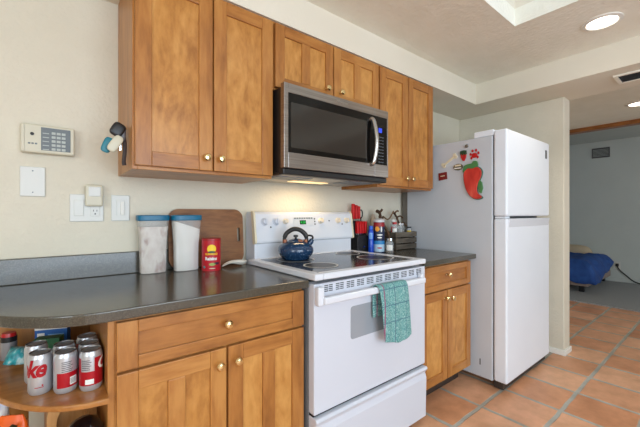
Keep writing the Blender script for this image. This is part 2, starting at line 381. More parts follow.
b2 = thing('base_cabinet', 'small maple base cabinet between the stove and the refrigerator', 'cabinet', (1.88, 1.4, 0))
carcass(b2, 1.612, 2.176, YB+0.02, 1.69, 0.10, 0.822)
box_obj('toe_kick', 1.612, 2.176, YB+0.09, 1.69, 0, 0.10, KICK, b2)
door('drawer', b2, 1.618, 2.170, 0.664, 0.808, YB, 0.050, kn=(1.880, 0.748), stilez=0.034)
door('door', b2, 1.618, 1.8855, 0.115, 0.655, YB, 0.052, kn=(1.858, 0.607)); door('door', b2, 1.8925, 2.170, 0.115, 0.655, YB, 0.052, kn=(1.920, 0.600))

# counters
def ellipse(cx, cy, a, b, n, t0=90, t1=180):
    return [(cx+a*math.cos(math.radians(t0+(t1-t0)*i/n)), cy-b*math.sin(math.radians(t0+(t1-t0)*i/n))) for i in range(n+1)]
ct = thing('countertop', 'dark grey laminate countertop left of the stove with rounded end', 'countertop', (0.3, 1.4, 0.822))
pts = [(0.812, 1.71), (0.812, 1.075)]+ellipse(0.125, 1.69, 0.37, 0.615, 22)+[(-0.245, 1.71)]
bm = new(); prism(bm, pts, 0.822, 0.853, 'Z'); obj('slab', bm, COUNTER, ct, 0.004, 3)
box_obj('backsplash', -0.245, 0.815, 1.690, 1.71, 0.853, 0.950, COUNTER, ct, 0.003)
ct2 = thing('countertop', 'short dark grey countertop between the stove and the refrigerator', 'countertop', (1.9, 1.4, 0.822))
box_obj('slab', 1.607, 2.196, 1.075, 1.71, 0.822, 0.853, COUNTER, ct2, 0.004)
box_obj('backsplash', 1.607, 2.196, 1.690, 1.71, 0.853, 0.950, COUNTER, ct2, 0.003)

# open rounded end shelf
es = thing('end_shelf', 'open maple corner shelf with rounded boards under the counter end', 'shelf', (0.0, 1.5, 0))
box_obj('back_panel', -0.20, 0.1275, 1.680, 1.694, 0.0, 0.820, WV, es, 0.001)
for z in (0.592, 0.33, 0.09):
    bm = new(); prism(bm, [(0.1275, 1.680), (0.1275, 1.090)]+ellipse(0.1275, 1.680, 0.322, 0.590, 20), z, z+0.016, 'Z'); obj('shelf_board', bm, WD, es, 0.004, 3)
SH = 0.608

# ------------------------------------------------------------------ microwave
mw = thing('microwave', 'dark stainless over-the-range microwave between the wall cabinets', 'microwave', (1.19, 1.5, 1.30))
X0, X1, YF = 0.828, 1.556, 1.286
box_obj('body', X0+0.004, X1-0.004, YF+0.03, 1.705, 1.312, 1.708, DARK, mw, 0.003)
bm = new(); zt, zb = 1.677, 1.402; XS = 1.436; xl = X0+0.024
for a in ((X0, xl, 1.330, 1.72), (xl, XS, zt, 1.72), (xl, XS, 1.330, zb)): bx(bm, a[0], a[1], YF, YF+0.03, a[2], a[3])
dr = obj('door', bm, STEEL, mw, 0.002)
bm = new(); bx(bm, xl, XS, YF+0.002, YF+0.028, zb, zt); obj('glass', bm, MWGLASS, dr)
bm = new(); bx(bm, xl+0.014, 1.375, YF+0.001, YF+0.004, zb+0.024, zt-0.042); obj('window_screen', bm, MWWIN, dr)
bm = new()
hp = spline([(1.404, YF+0.006, 1.650), (1.410, YF-0.014, 1.640), (1.416, YF-0.030, 1.56), (1.416, YF-0.031, 1.49), (1.410, YF-0.016, 1.408), (1.404, YF+0.006, 1.398)], 8)
tube(bm, hp, 0.0135, 12); obj('handle', bm, HANDLE, dr, smooth=True)
bm = new(); bx(bm, XS+0.0015, X1, YF, YF+0.03, zt, 1.72); bx(bm, XS+0.0015, X1, YF, YF+0.03, 1.330, zb); bx(bm, X1-0.010, X1, YF, YF+0.03, zb, zt)
fr = obj('side_frame', bm, STEEL, mw, 0.002)
cp = box_obj('control_panel', XS+0.0015, X1-0.010, YF+0.002, YF+0.03, zb, zt, MWGLASS, mw, 0)
box_obj('display', 1.472, 1.500, YF+0.0005, YF+0.004, 1.586, 1.612, BLUELED, cp, 0)
for i in range(9):
    for k in range(3):
        zz = 1.562-i*0.018; xx = 1.472+k*0.0165
        box_obj('key', xx, xx+0.008, YF+0.001, YF+0.004, zz-0.004, zz, GREYPRINT, cp, 0)
obj('logo', lay(text_bm('Whirlpool', 0.020, 0.25), (1.185, YF, 1.699), (1, 0, 0), (0, 0, 1)), CHROME, dr)
box_obj('bottom_chin', X0+0.002, X1-0.002, YF+0.010, YF+0.05, 1.300, 1.330, DARK, mw, 0.006)
un = box_obj('underside', X0+0.01, X1-0.01, YF+0.05, 1.66, 1.300, 1.312, STEEL, mw, 0.002)
MWL = mat('cooktop_lamp_lens', c(250, 230, 190), 0.4, Emission_Color=c(255, 214, 150), Emission_Strength=1.3)
for cx in (0.95, 1.40):
    bm = new(); bx(bm, cx-0.1, cx+0.1, 1.36, 1.49, 1.297, 1.301); obj('grease_filter', bm, GREYPRINT, un)
bm = new(); bx(bm, 1.04, 1.28, 1.51, 1.58, 1.2975, 1.3005); obj('lamp_lens', bm, MWL, un)
area('cooktop_lamp', (1.16, 1.545, 1.294), (0, 0, 0), 0.26, 0.07, 1.0, (1.0, 0.72, 0.40))

# ------------------------------------------------------------------ stove
st = thing('stove', 'white freestanding electric stove with black glass cooktop', 'stove', (1.2, 1.35, 0))
A0, A1 = 0.817, 1.582
box_obj('body', A0+0.001, A1-0.004, 1.09, 1.70, 0.02, 0.84, RANGESIDE, st, 0.003)
bm = new(); cx0, cx1, cy0, cy1, z0, z1 = 0.808, 1.555, 1.030, 1.605, 0.854, 0.880
fw = 0.045
bx(bm, cx0, cx0+fw, cy0, cy1, z0, z1); bx(bm, cx1-fw, cx1, cy0, cy1, z0, z1); bx(bm, cx0+fw, cx1-fw, cy0, cy0+fw, z0, z1); bx(bm, cx0+fw, cx1-fw, cy1-0.03, cy1, z0, z1)
obj('cooktop_frame', bm, ENAMEL, st, 0.006, 3)
gl = box_obj('cooktop_glass', cx0+fw-0.004, cx1-fw+0.004, cy0+fw-0.004, cy1-0.026, z0, z1-0.002, GLASSTOP, st, 0)
for bxx, byy, r in ((0.985, 1.215, 0.083), (1.395, 1.245, 0.102), (1.005, 1.450, 0.100), (1.405, 1.475, 0.075)):
    bm = new(); n = 48
    A = [bm.verts.new((bxx+r*math.cos(2*PI*i/n), byy+r*math.sin(2*PI*i/n), z1-0.0006)) for i in range(n)]
    B = [bm.verts.new((bxx+(r-0.009)*math.cos(2*PI*i/n), byy+(r-0.009)*math.sin(2*PI*i/n), z1-0.0006)) for i in range(n)]
    D = [bm.verts.new((bxx+(r-0.009)*math.cos(2*PI*i/n), byy+(r-0.009)*math.sin(2*PI*i/n), z1-0.0008)) for i in range(n)]
    for i in range(n): bm.faces.new((A[i], A[(i+1) % n], B[(i+1) % n], B[i]))
    bm.faces.new(D).material_index = 1
    obj('burner', bm, [RING, BURNER], gl)
# backguard
bk = thing; G0, G1 = 0.846, 1.556
bm = new(); prism(bm, [(1.600, 0.840), (1.600, 0.958), (1.585, 0.962), (1.583, 0.972), (1.604, 1.118), (1.618, 1.130), (1.690, 1.130), (1.704, 1.115), (1.704, 0.840)], G0, G1, 'X')
bg_ = obj('backguard', bm, ENAMEL, st, 0.004, 3)
for x0, x1 in ((G0-0.008, G0+0.004), (G1-0.004, G1+0.008)):
    bm = new(); prism(bm, [(1.610, 0.955), (1.578, 0.960), (1.577, 0.972), (1.598, 1.120), (1.612, 1.134), (1.634, 1.134)], x0, x1, 'X')
    obj('end_cap', bm, CREAM, bg_, 0.005, 3)
sl = Vector((0, 0.021, 0.146)).normalized(); nn = Vector((0, -sl.z, sl.y))
def on_panel(x, z): return Vector((x, 1.583+(z-0.972)/0.146*0.021, z))
def panel_box(name, x, z, wx, hz, d, m, parent):
    bm = new(); p = on_panel(x, z)
    for dx in (-wx/2, wx/2):
        for dz in (-hz/2, hz/2):
            for dn in (-0.002, d): bm.verts.new(p+Vector((dx, 0, 0))+sl*dz+nn*dn)
    bm.verts.ensure_lookup_table(); V = bm.verts
    for f in ((0, 1, 3, 2), (4, 6, 7, 5), (0, 4, 5, 1), (2, 3, 7, 6), (0, 2, 6, 4), (1, 5, 7, 3)): bm.faces.new([V[i] for i in f])
    return obj(name, bm, m, parent)
KX = 0.971
def dial(x, r, m, z=1.075):
    bm = new(); lathe(bm, [(0, 0), (r, 0), (r, 0.006), (r*0.82, 0.008), (r*0.74, 0.022), (0, 0.023)], (0, 0, 0), 'Y', 24)
    bx(bm, -r*0.2, r*0.2, -0.030, -0.02, -r*0.72, r*0.72)
    M = Matrix.Translation(on_panel(x, z)) @ Matrix.Rotation(-math.atan2(0.021, 0.146), 4, 'X')
    bmesh.ops.transform(bm, matrix=M, verts=bm.verts); obj('control_knob', bm, m, bg_, 0.0015, smooth=False)
for x, r, m in ((0.902, 0.0215, ENAMEL2), (0.975, 0.0215, ENAMEL2), (1.035, 0.0165, KNOBW), (1.292, 0.0185, KNOBW), (1.432, 0.0180, KNOBW), (1.507, 0.0185, KNOBW)): dial(x, r, m)
panel_box('clock_panel', 1.165, 1.072, 0.150, 0.052, 0.0012, mat('clock_panel_print', c(206, 210, 216), 0.3), bg_)
panel_box('display', 1.158, 1.068, 0.044, 0.024, 0.0022, LEDBG, bg_)
t_ = text_bm('4:28', 0.021, 0, 0.0006); lay(t_, on_panel(1.158, 1.068)+nn*0.0024, (1, 0, 0), sl); obj('clock_digits', t_, GREENLED, bg_)
for i in range(8): panel_box('button', 1.104+i*0.0172, 1.092, 0.012, 0.008, 0.0024, KEYPAD, bg_)
for x, z in ((0.94, 1.045), (1.248, 1.088), (1.248, 1.072), (1.248, 1.056), (1.362, 1.075), (1.470, 1.052)): panel_box('indicator', x, z, 0.008, 0.008, 0.0012, DARK, bg_)
# door, vents, handle, drawer
DF = 1.052
bm = new(); bx(bm, A0+0.002, A1-0.004, DF, 1.09, 0.311, 0.836); od = obj('oven_door', bm, ENAMEL2, st, 0.005, 3)
bm = new(); prism(bm, rrect(1.020, 1.400, 0.570, 0.714, 0.014), DF-0.0008, DF+0.004, 'Y'); obj('window', bm, OVENWIN, od)
bm = new()
for i in range(11):
    xx = A0+0.055+i*0.0625
    for k in range(4):
        for h in range(2): bx(bm, xx+h*0.024, xx+h*0.024+0.020, DF-0.0008, DF+0.003, 0.800+k*0.0078, 0.804+k*0.0078)
obj('vent_grille', bm, SLOT, od)
bm = new()
for xa, xb in ((A0+0.002, A0+0.034), (A1-0.078, A1-0.056)): bx(bm, xa, xb, 1.022, DF, 0.752, 0.828 if xa < 1 else 0.806)
bx(bm, A0+0.024, A1-0.058, 1.008, 1.032, 0.758, 0.788); obj('handle', bm, ENAMEL, od, 0.008, 3)
bm = new(); prism(bm, [(1.09, 0.03), (1.046, 0.03), (1.042, 0.238), (1.050, 0.266), (1.034, 0.289), (1.040, 0.300), (1.09, 0.300)], A0+0.002, A1-0.004, 'X')
obj('storage_drawer', bm, ENAMEL2, st, 0.004, 3)
box_obj('drawer_gap', A0+0.006, A1-0.008, 1.064, 1.09, 0.297, 0.315, BLACK, st, 0)  # black strip standing in for the shade between door and drawer
for fx in (A0+0.05, A1-0.05):
    for fy in (1.10, 1.62):
        bm = new(); lathe(bm, [(0.0, 0), (0.016, 0), (0.016, 0.022), (0, 0.022)], (fx, fy, 0), seg=14); obj('foot', bm, DARK, st)

# ------------------------------------------------------------------ refrigerator
rf = thing('refrigerator', 'white top-freezer refrigerator beside the short wall', 'refrigerator', (2.58, 1.3, 0))
F0, F1 = 2.208, 2.962
box_obj('body', F0, F1-0.004, 0.976, 1.636, 0.045, 1.622, FRIDGE_SHADED, rf, 0.006)
box_obj('back_cover', F0+0.006, F1-0.01, 1.636, 1.684, 0.06, 1.60, mat('taupe_back_panel', c(112, 106, 98), 0.6), rf, 0.004)
box_obj('gasket', F0+0.008, F1-0.012, 0.969, 0.976, 0.07, 1.615, GASKET, rf, 0)
for nm, za, zb in (('freezer_door', 1.103, 1.652), ('fridge_door', 0.052, 1.087)):
    bm = new(); bx(bm, F0, F1, 0.889, 0.970, za, zb)
    d_ = obj(nm, bm, FRIDGE, rf, 0.012, 4)
    if nm == 'fridge_door':
        bm = new(); prism(bm, [(0.8875, 1.040), (0.890, 1.030), (0.902, 1.030), (0.902, 1.0875), (0.880, 1.0875)], F0+0.02, F1-0.02, 'X'); obj('handle_lip', bm, ENAMEL, d_, 0.003)
    else:
        bm = new(); prism(bm, rrect(2.872, 2.904, 1.530, 1.592, 0.006), 0.8865, 0.890, 'Y'); bd = obj('badge', bm, GASKET, d_)
        box_obj('badge_stripe', 2.878, 2.897, 0.8860, 0.888, 1.570, 1.584, CHROME, bd, 0)
box_obj('hinge_cover', F0+0.004, F0+0.09, 0.972, 1.10, 1.622, 1.662, FRIDGE, rf, 0.006)
box_obj('hinge_plate', F0+0.01, F0+0.08, 0.905, 0.965, 1.089, 1.101, FRIDGE, rf, 0)
box_obj('kick_grille', F0+0.012, F1-0.01, 0.915, 0.974, 0.008, 0.05, KICK, rf, 0.002)
for fx, fy in ((F0+0.06, 0.945), (F1-0.04, 0.945), (F0+0.06, 1.6), (F1-0.04, 1.6)):
    bm = new(); lathe(bm, [(0, 0), (0.02, 0), (0.02, 0.03), (0.012, 0.05), (0, 0.05)], (fx, fy, 0), seg=16); obj('foot', bm, RUBBER, rf)
bm = new(); bx(bm, F0-0.001, F0+0.004, 1.053, 1.059, 0.125, 0.165); obj('side_vent', bm, DARK, rf)

# ------------------------------------------------------------------ magnets on the refrigerator side (x = 2.22)
MR = mat('glossy_red', c(186, 26, 30), 0.3); MG = mat('leaf_green', c(74, 128, 74), 0.4); MDG = mat('dark_green_print', c(34, 66, 44), 0.4)
MC = mat('bone_cream', c(226, 214, 184), 0.5); MO = mat('olive_enamel', c(104, 94, 70), 0.45); MW_ = mat('white_print', c(236, 234, 228), 0.5)
PEP = noisy('painted_red_pepper', [(0.3, c(176, 34, 30)), (0.6, c(214, 66, 54)), (0.8, c(232, 120, 96))], 16, 0.35, stretch=(1, 1, 0.35))
def side_poly(name, pts, d0, d1, m, parent=None, bev=0.0015):
    bm = new(); prism(bm, pts, F0-d1, F0-d0, 'X'); return obj(name, bm, m, parent, bev)
def circ(cy, cz, r, n=16, sy=1, sz=1, rot=0):
    return [(cy+r*sy*math.cos(t)*math.cos(rot)-r*sz*math.sin(t)*math.sin(rot), cz+r*sy*math.cos(t)*math.sin(rot)+r*sz*math.sin(t)*math.cos(rot)) for t in [2*PI*i/n for i in range(n)]]
# paw
paw = thing('paw_magnet', 'red paw print magnet at upper right of the magnet cluster', 'magnet', (F0, 1.092, 1.518), 'magnets on the refrigerator side')
side_poly('pad', circ(1.092, 1.508, 0.017, sy=1.15), 0.0005, 0.006, MR, paw)
for i, (dy, dz) in enumerate(((0.026, 0.008), (0.013, 0.029), (-0.011, 0.030), (-0.027, 0.011), (0.02, -0.018), (-0.022, -0.016))):
    side_poly('toe', circ(1.092+dy, 1.510+dz, 0.0085, 12, 0.85, 1.2), 0.0005, 0.006, MR, paw)
# strawberry
sb_ = thing('strawberry_magnet', 'small strawberry magnet with dark green cap', 'magnet', (F0, 1.167, 1.514), 'magnets on the refrigerator side')
side_poly('berry', [(1.167+a, 1.514+b) for a, b in ((0.022, 0.012), (0.018, -0.012), (0.006, -0.034), (-0.006, -0.036), (-0.018, -0.014), (-0.022, 0.012), (0, 0.02))], 0.0005, 0.009, MR, sb_, 0.003)
side_poly('leaf_cap', [(1.167+a, 1.514+b) for a, b in ((0.024, 0.034), (0.022, 0.008), (0.012, 0.014), (0.006, 0.002), (-0.004, 0.012), (-0.014, 0.002), (-0.023, 0.010), (-0.022, 0.034), (-0.006, 0.038))], 0.0005, 0.011, MDG, sb_)
# bone
bn = thing('bone_magnet', 'cream dog bone magnet tilted on the refrigerator side', 'magnet', (F0, 1.272, 1.496), 'magnets on the refrigerator side')
dv = Vector((-0.052, 0.034)); pv = Vector((0.034, 0.052)).normalized()*0.009
bm = new()
a_, b_ = Vector((1.272, 1.493))-dv*0.85, Vector((1.272, 1.493))+dv*0.85
prism(bm, [tuple(a_+pv*0.8), tuple(b_+pv*0.8), tuple(b_-pv*0.8), tuple(a_-pv*0.8)], F0-0.007, F0-0.0005, 'X')
for e_ in (a_, b_):
    for sgn in (1, -1): prism(bm, circ(*(e_+pv*sgn), 0.0115, 12), F0-0.0072-0.0002*sgn, F0-0.0005, 'X')
obj('bone', bm, MC, bn)
# small van-like olive magnet
vn = thing('oval_magnet', 'olive and cream oval magnet left of the chili pepper', 'magnet', (F0, 1.204, 1.441), 'magnets on the refrigerator side')
side_poly('plaque', circ(1.206, 1.442, 0.030, 18, 1.15, 0.75), 0.0005, 0.008, MO, vn)
side_poly('window_band', rrect(1.184, 1.228, 1.446, 1.458, 0.004, 3), 0.007, 0.0088, MC, vn, 0)
side_poly('lower_band', rrect(1.182, 1.232, 1.430, 1.438, 0.003, 3), 0.007, 0.0088, MW_, vn, 0)
side_poly('dark_band', rrect(1.188, 1.222, 1.438, 1.446, 0.002, 3), 0.007, 0.0089, DARK, vn, 0)
# red rectangle
rr_ = thing('rectangle_magnet', 'red rectangular magnet with white lettering nearest the wall cabinet', 'magnet', (F0, 1.321, 1.388), 'magnets on the refrigerator side')
side_poly('plate', [(1.288, 1.366), (1.292, 1.418), (1.358, 1.412), (1.354, 1.358)], 0.0005, 0.006, mat('brick_red_enamel', c(122, 28, 26), 0.35), rr_)
side_poly('print_line', [(1.306, 1.388), (1.307, 1.394), (1.340, 1.391), (1.339, 1.385)], 0.0058, 0.0066, MC, rr_, 0)
# grey button
bt = new(); lathe(bt, [(0, 0), (0.011, 0), (0.011, -0.008), (0.007, -0.014), (0, -0.014)], (F0-0.0005, 1.145, 1.578), 'X', 16)
bt = obj('button_magnet', bt, mat('pewter_button', c(120, 112, 100), 0.4, 0.6)); tag(bt, 'tiny round grey magnet at the top of the cluster', 'magnet', 'magnets on the refrigerator side')
# chili pepper dish
cp_ = thing('chili_pepper_ornament', 'large painted red chili pepper ornament with green stem on the refrigerator side', 'ornament', (F0, 1.1, 1.33))
edge = [(1.150, 1.415), (1.128, 1.432), (1.09, 1.430), (1.060, 1.422), (1.042, 1.395), (1.046, 1.36), (1.062, 1.325), (1.072, 1.285), (1.066, 1.255), (1.046, 1.238), (1.040, 1.226), (1.062, 1.216), (1.096, 1.222), (1.128, 1.250), (1.148, 1.29), (1.160, 1.34), (1.162, 1.39)]
ed = [tuple(p[:2]) for p in spline([(p[0], p[1], 0) for p in edge+[edge[0]]], 4)][:-1]
cy_, cz_ = 1.105, 1.33
side_poly('border', [(cy_+(p[0]-cy_)*1.10, cz_+(p[1]-cz_)*1.045) for p in ed], 0.0005, 0.008, mat('dark_teal_border', c(62, 108, 92), 0.4), cp_, 0.002)
side_poly('body', ed, 0.006, 0.016, PEP, cp_, 0.004)
side_poly('leaf', [p[:2] for p in [(1.058, 1.345), (1.040, 1.325), (1.034, 1.285), (1.044, 1.252), (1.060, 1.262), (1.068, 1.30)]], 0.0005, 0.013, MG, cp_, 0.002)
side_poly('stem', [p[:2] for p in spline([(1.168, 1.40, 0), (1.160, 1.440, 0), (1.135, 1.452, 0), (1.105, 1.455, 0), (1.096, 1.468, 0), (1.072, 1.466, 0), (1.066, 1.435, 0), (1.10, 1.420, 0), (1.130, 1.424, 0), (1.150, 1.41, 0), (1.168, 1.40, 0)], 4)][:-1], 0.004, 0.018, MG, cp_, 0.003)

# ------------------------------------------------------------------ wall plates
YW = 1.71
al = thing('alarm_keypad', 'ivory alarm panel with grey keypad on the wall at far left', 'alarm panel', (0, YW, 1.40))
box_obj('housing', -0.086, 0.079, YW-0.034, YW, 1.352, 1.462, IVORY, al, 0.006)
box_obj('side_ridge', -0.083, -0.074, YW-0.0365, YW-0.03, 1.356, 1.458, IVORY, al, 0.001)
kp = box_obj('keypad', -0.026, 0.065, YW-0.036, YW-0.03, 1.364, 1.452, KEYPAD, al, 0.001)
for r in range(5):
    for q in range(3):
        x_ = 0.006+q*0.0155; z_ = 1.437-r*0.0155
        box_obj('key', x_, x_+0.012, YW-0.0372, YW-0.034, z_-0.009, z_, KEYBTN, kp, 0)
for r in range(5): box_obj('caption', -0.021, -0.002, YW-0.0364, YW-0.034, 1.428-r*0.0155, 1.431-r*0.0155, KEYBTN, kp, 0)
bm = new(); lathe(bm, [(0, 0), (0.006, 0), (0.006, 0.003), (0, 0.004)], (-0.052, YW-0.034, 1.423), 'Y', 14); obj('sensor', bm, DARK, al)
for k in range(3): box_obj('indicator', -0.064+k*0.010, -0.057+k*0.010, YW-0.035, YW-0.03, 1.384, 1.390, KEYPAD, al, 0)
def screws(p, pts):
    for x, z in pts:
        bm = new(); lathe(bm, [(0, 0), (0.003, 0), (0.002, 0.001), (0, 0.0012)], (x, YW-0.0065, z), 'Y', 10); obj('screw', bm, GREYPRINT, p)
bp = thing('blank_wall_plate', 'blank white wall plate below the alarm panel', 'wall plate', (-0.05, YW, 1.24))
box_obj('plate', -0.089, -0.013, YW-0.007, YW, 1.186, 1.301, PLATE, bp, 0.003); screws(bp, [(-0.051, 1.285), (-0.051, 1.202)])
dp = thing('switch_outlet_plate', 'double white wall plate with rocker switch and power outlet', 'wall plate', (0.12, YW, 1.14))
box_obj('plate', 0.063, 0.181, YW-0.007, YW, 1.086, 1.200, PLATE, dp, 0.003)
box_obj('rocker', 0.077, 0.110, YW-0.011, YW-0.005, 1.110, 1.176, PLATE, dp, 0.002)
ol = box_obj('outlet', 0.133, 0.167, YW-0.009, YW-0.005, 1.108, 1.178, PLATE, dp, 0.003)
for dx in (-0.006, 0.006): box_obj('slot', 0.150+dx-0.001, 0.150+dx+0.001, YW-0.0095, YW-0.008, 1.128, 1.136, DARK, ol, 0)
box_obj('ground_hole', 0.1475, 0.1525, YW-0.0095, YW-0.008, 1.116, 1.121, DARK, ol, 0)
nl = thing('night_light', 'small ivory night light plugged into the outlet plate', 'night light', (0.15, YW, 1.2))
box_obj('housing', 0.114, 0.176, YW-0.036, YW-0.0092, 1.150, 1.240, IVORY, nl, 0.007)
box_obj('lens', 0.124, 0.168, YW-0.038, YW-0.03, 1.190, 1.232, PLATE, nl, 0.004)
sp = thing('light_switch', 'single white light switch plate under the wall cabinet corner', 'light switch', (0.245, YW, 1.14))
box_obj('plate', 0.208, 0.279, YW-0.007, YW, 1.087, 1.201, PLATE, sp, 0.003)
box_obj('frame', 0.227, 0.260, YW-0.009, YW-0.005, 1.110, 1.178, PLATE, sp, 0.001)
box_obj('rocker', 0.243, 0.257, YW-0.014, YW-0.006, 1.114, 1.172, TRIM, sp, 0.002)

# ------------------------------------------------------------------ keys hanging on the cabinet side
CX = 0.235
ky = thing('key_bunch', 'bunch of keys with teal and cream tags hanging on the cabinet side', 'keys', (0.2, 1.52, 1.42))
bm = new(); tube(bm, [(CX-0.0004, 1.50, 1.452), (CX-0.012, 1.50, 1.452), (CX-0.022, 1.50, 1.446), (CX-0.026, 1.50, 1.454), (CX-0.024, 1.50, 1.462)], 0.0025, 8); hk = obj('wall_hook', bm, BRASS); tag(hk, 'small brass cup hook on the cabinet side holding the keys', 'hook')
bm = new(); tube(bm, [(CX-0.020, 1.50+0.016*math.cos(t), 1.438+0.016*math.sin(t)) for t in [2*PI*i/20 for i in range(21)]], 0.0016, 6, cap=False); obj('key_ring', bm, CHROME, ky)
def pebble(name, cx_, cy2, cz2, sx, sy, sz, rot, m):
    bm = new(); bmesh.ops.create_uvsphere(bm, u_segments=18, v_segments=10, radius=1)
    for v_ in bm.verts:
        for i in range(3):
            v_.co[i] = math.copysign(abs(v_.co[i])**0.6, v_.co[i])
    bmesh.ops.transform(bm, matrix=Matrix.Translation((cx_, cy2, cz2)) @ Matrix.Rotation(rot, 4, 'Y') @ Matrix.Diagonal((sx, sy, sz, 1)), verts=bm.verts)
    return obj(name, bm, m, ky, smooth=True)
pebble('car_fob', 0.200, 1.462, 1.436, 0.023, 0.010, 0.027, 0.5, DARK)
pebble('teal_tag', 0.168, 1.470, 1.376, 0.017, 0.005, 0.030, 0.35, mat('teal_plastic', c(20, 116, 132), 0.4))
pebble('cream_fob', 0.190, 1.448, 1.380, 0.017, 0.007, 0.034, 0.55, mat('cream_plastic', c(206, 202, 180), 0.4))
pebble('grey_fob', 0.2175, 1.468, 1.424, 0.011, 0.012, 0.028, 0.0, mat('grey_plastic', c(92, 92, 96), 0.4))
for i, (dx, tilt) in enumerate(((0.0, 0.35), (0.014, 0.1))):
    bm = new(); bx(bm, -0.004, 0.004, -0.001, 0.001, -0.050, 0.004); prism(bm, circ(0, 0.010, 0.011), -0.0013, 0.0013, 'Y')
    bmesh.ops.transform(bm, matrix=Matrix.Translation((0.203+dx, 1.480+0.006*i, 1.412)) @ Matrix.Rotation(tilt, 4, 'Y'), verts=bm.verts); obj('key', bm, CHROME, ky)
bm = new(); tube(bm, spline([(0.222, 1.470, 1.41), (0.224, 1.466, 1.37), (0.221, 1.470, 1.32), (0.223, 1.472, 1.305)], 6), 0.007, 8, flat=0.5); obj('strap', bm, mat('dark_strap', c(66, 56, 54), 0.7), ky)

# ------------------------------------------------------------------ things on the left counter
Z = 0.853
CLEAR = mat('frosted_clear_plastic', c(226, 222, 216), 0.22, 0, Alpha=0.32)
LID = mat('blue_lid_plastic', c(10, 104, 140), 0.35)
FLOUR = noisy('white_flour', [(0.3, c(232, 230, 224)), (0.7, c(240, 238, 234))], 20, 0.9)
OATS = noisy('mixed_pale_cereal', [(0.3, c(206, 188, 180)), (0.5, c(232, 224, 216)), (0.72, c(164, 118, 110))], 22, 0.9, stretch=(1, 1, 0.6))
def container(cx_, cy_, label, fill, fillmat, ztop):
    k = thing('food_container', label, 'food container', (cx_, cy_, Z), 'blue lidded containers on the counter')
    bm = new()
    prof = [(0.056, 0.034, 0.0), (0.058, 0.036, 0.004), (0.0595, 0.037, 0.10), (0.065, 0.040, 0.19), (0.068, 0.041, 0.238)]
    def ring(a, b, h, squeeze):
        out = []
        for i in range(48):
            t = 2*PI*i/48; cs, sn = math.cos(t), math.sin(t)
            x = 0.93*a*math.copysign(abs(cs)**0.55, cs); y = b*math.copysign(abs(sn)**0.55, sn)
            if squeeze and sn < 0: y += squeeze*max(0, 1-abs(abs(x)-0.042)/0.02)*1.0
            out.append((x, y, h))
        return out
    rings = [ring(a, b, h, 0.010 if 0.01 < h < 0.12 else 0.006 if h <= 0.01 else 0.0) for a, b, h in prof[:3]] + [ring(0.0605, 0.0375, 0.125, 0.008), ring(0.062, 0.0385, 0.150, 0.0)] + [ring(a, b, h, 0) for a, b, h in prof[3:]]
    vr = [[bm.verts.new((cx_+p[0], cy_+p[1], Z+p[2])) for p in r] for r in rings]
    for a, b in zip(vr, vr[1:]):
        for i in range(48): bm.faces.new((a[i], a[(i+1) % 48], b[(i+1) % 48], b[i]))
    bm.faces.new(vr[0][::-1]); obj('clear_body', bm, CLEAR, k, smooth=True)
    bm = new()
    vr = []
    for r in rings:
        h = r[0][2]
        hh = min(h, ztop)
        vr.append([bm.verts.new((cx_+p[0]*0.955, cy_+p[1]*0.93, Z+0.003+hh+(0.020*fill*(-p[0]/0.06) if h >= ztop-0.06 and hh == ztop else 0))) for p in r])
        if h >= ztop: break
    for a, b in zip(vr, vr[1:]):
        for i in range(48): bm.faces.new((a[i], a[(i+1) % 48], b[(i+1) % 48], b[i]))
    bm.faces.new(vr[0][::-1]); bm.faces.new(vr[-1]); obj('contents', bm, fillmat, k, smooth=True)
    bm = new(); prism(bm, [(cx_+p[0]*1.06, cy_+p[1]*1.06) for p in ring(0.068, 0.041, 0, 0)], Z+0.2345, Z+0.260, 'Z'); obj('lid', bm, LID, k, 0.004)
container(0.362, 1.646, 'clear blue-lidded container of pale mixed food at left of the pair', 0.0, OATS, 0.205)
container(0.500, 1.622, 'blue-lidded container full of white flour in front of cutting board', 1.0, FLOUR, 0.208)

cb = thing('cutting_board', 'bamboo cutting board leaning on the wall behind containers and red can', 'cutting board', (0.62, 1.66, Z))
out = rrect(0.436, 0.818, 0.0, 0.288, 0.05, 8)
hole = rrect(0.783, 0.800, 0.115, 0.190, 0.0083, 6)
bm = new()
def loop(pts, y): return [bm.verts.new((p[0], y, p[1])) for p in pts]
o0, o1, h0, h1 = loop(out, 0), loop(out, 0.018), loop(hole, 0), loop(hole, 0.018)
for A_, B_ in ((o0, o1), (h0, h1)):
    for i in range(len(A_)): bm.faces.new((A_[i], A_[(i+1) % len(A_)], B_[(i+1) % len(A_)], B_[i]))
for O_, H_ in ((o0, h0), (o1, h1)):
    es_ = [bm.edges.get((l[i], l[(i+1) % len(l)])) for l in (O_, H_) for i in range(len(l))]
    bmesh.ops.triangle_fill(bm, use_beauty=True, edges=es_)
bmesh.ops.transform(bm, matrix=Matrix.Translation((0, 1.667, Z+0.002)) @ Matrix.Rotation(math.radians(-3.9), 4, 'X'), verts=bm.verts)
obj('board', bm, BAMBOO, cb)

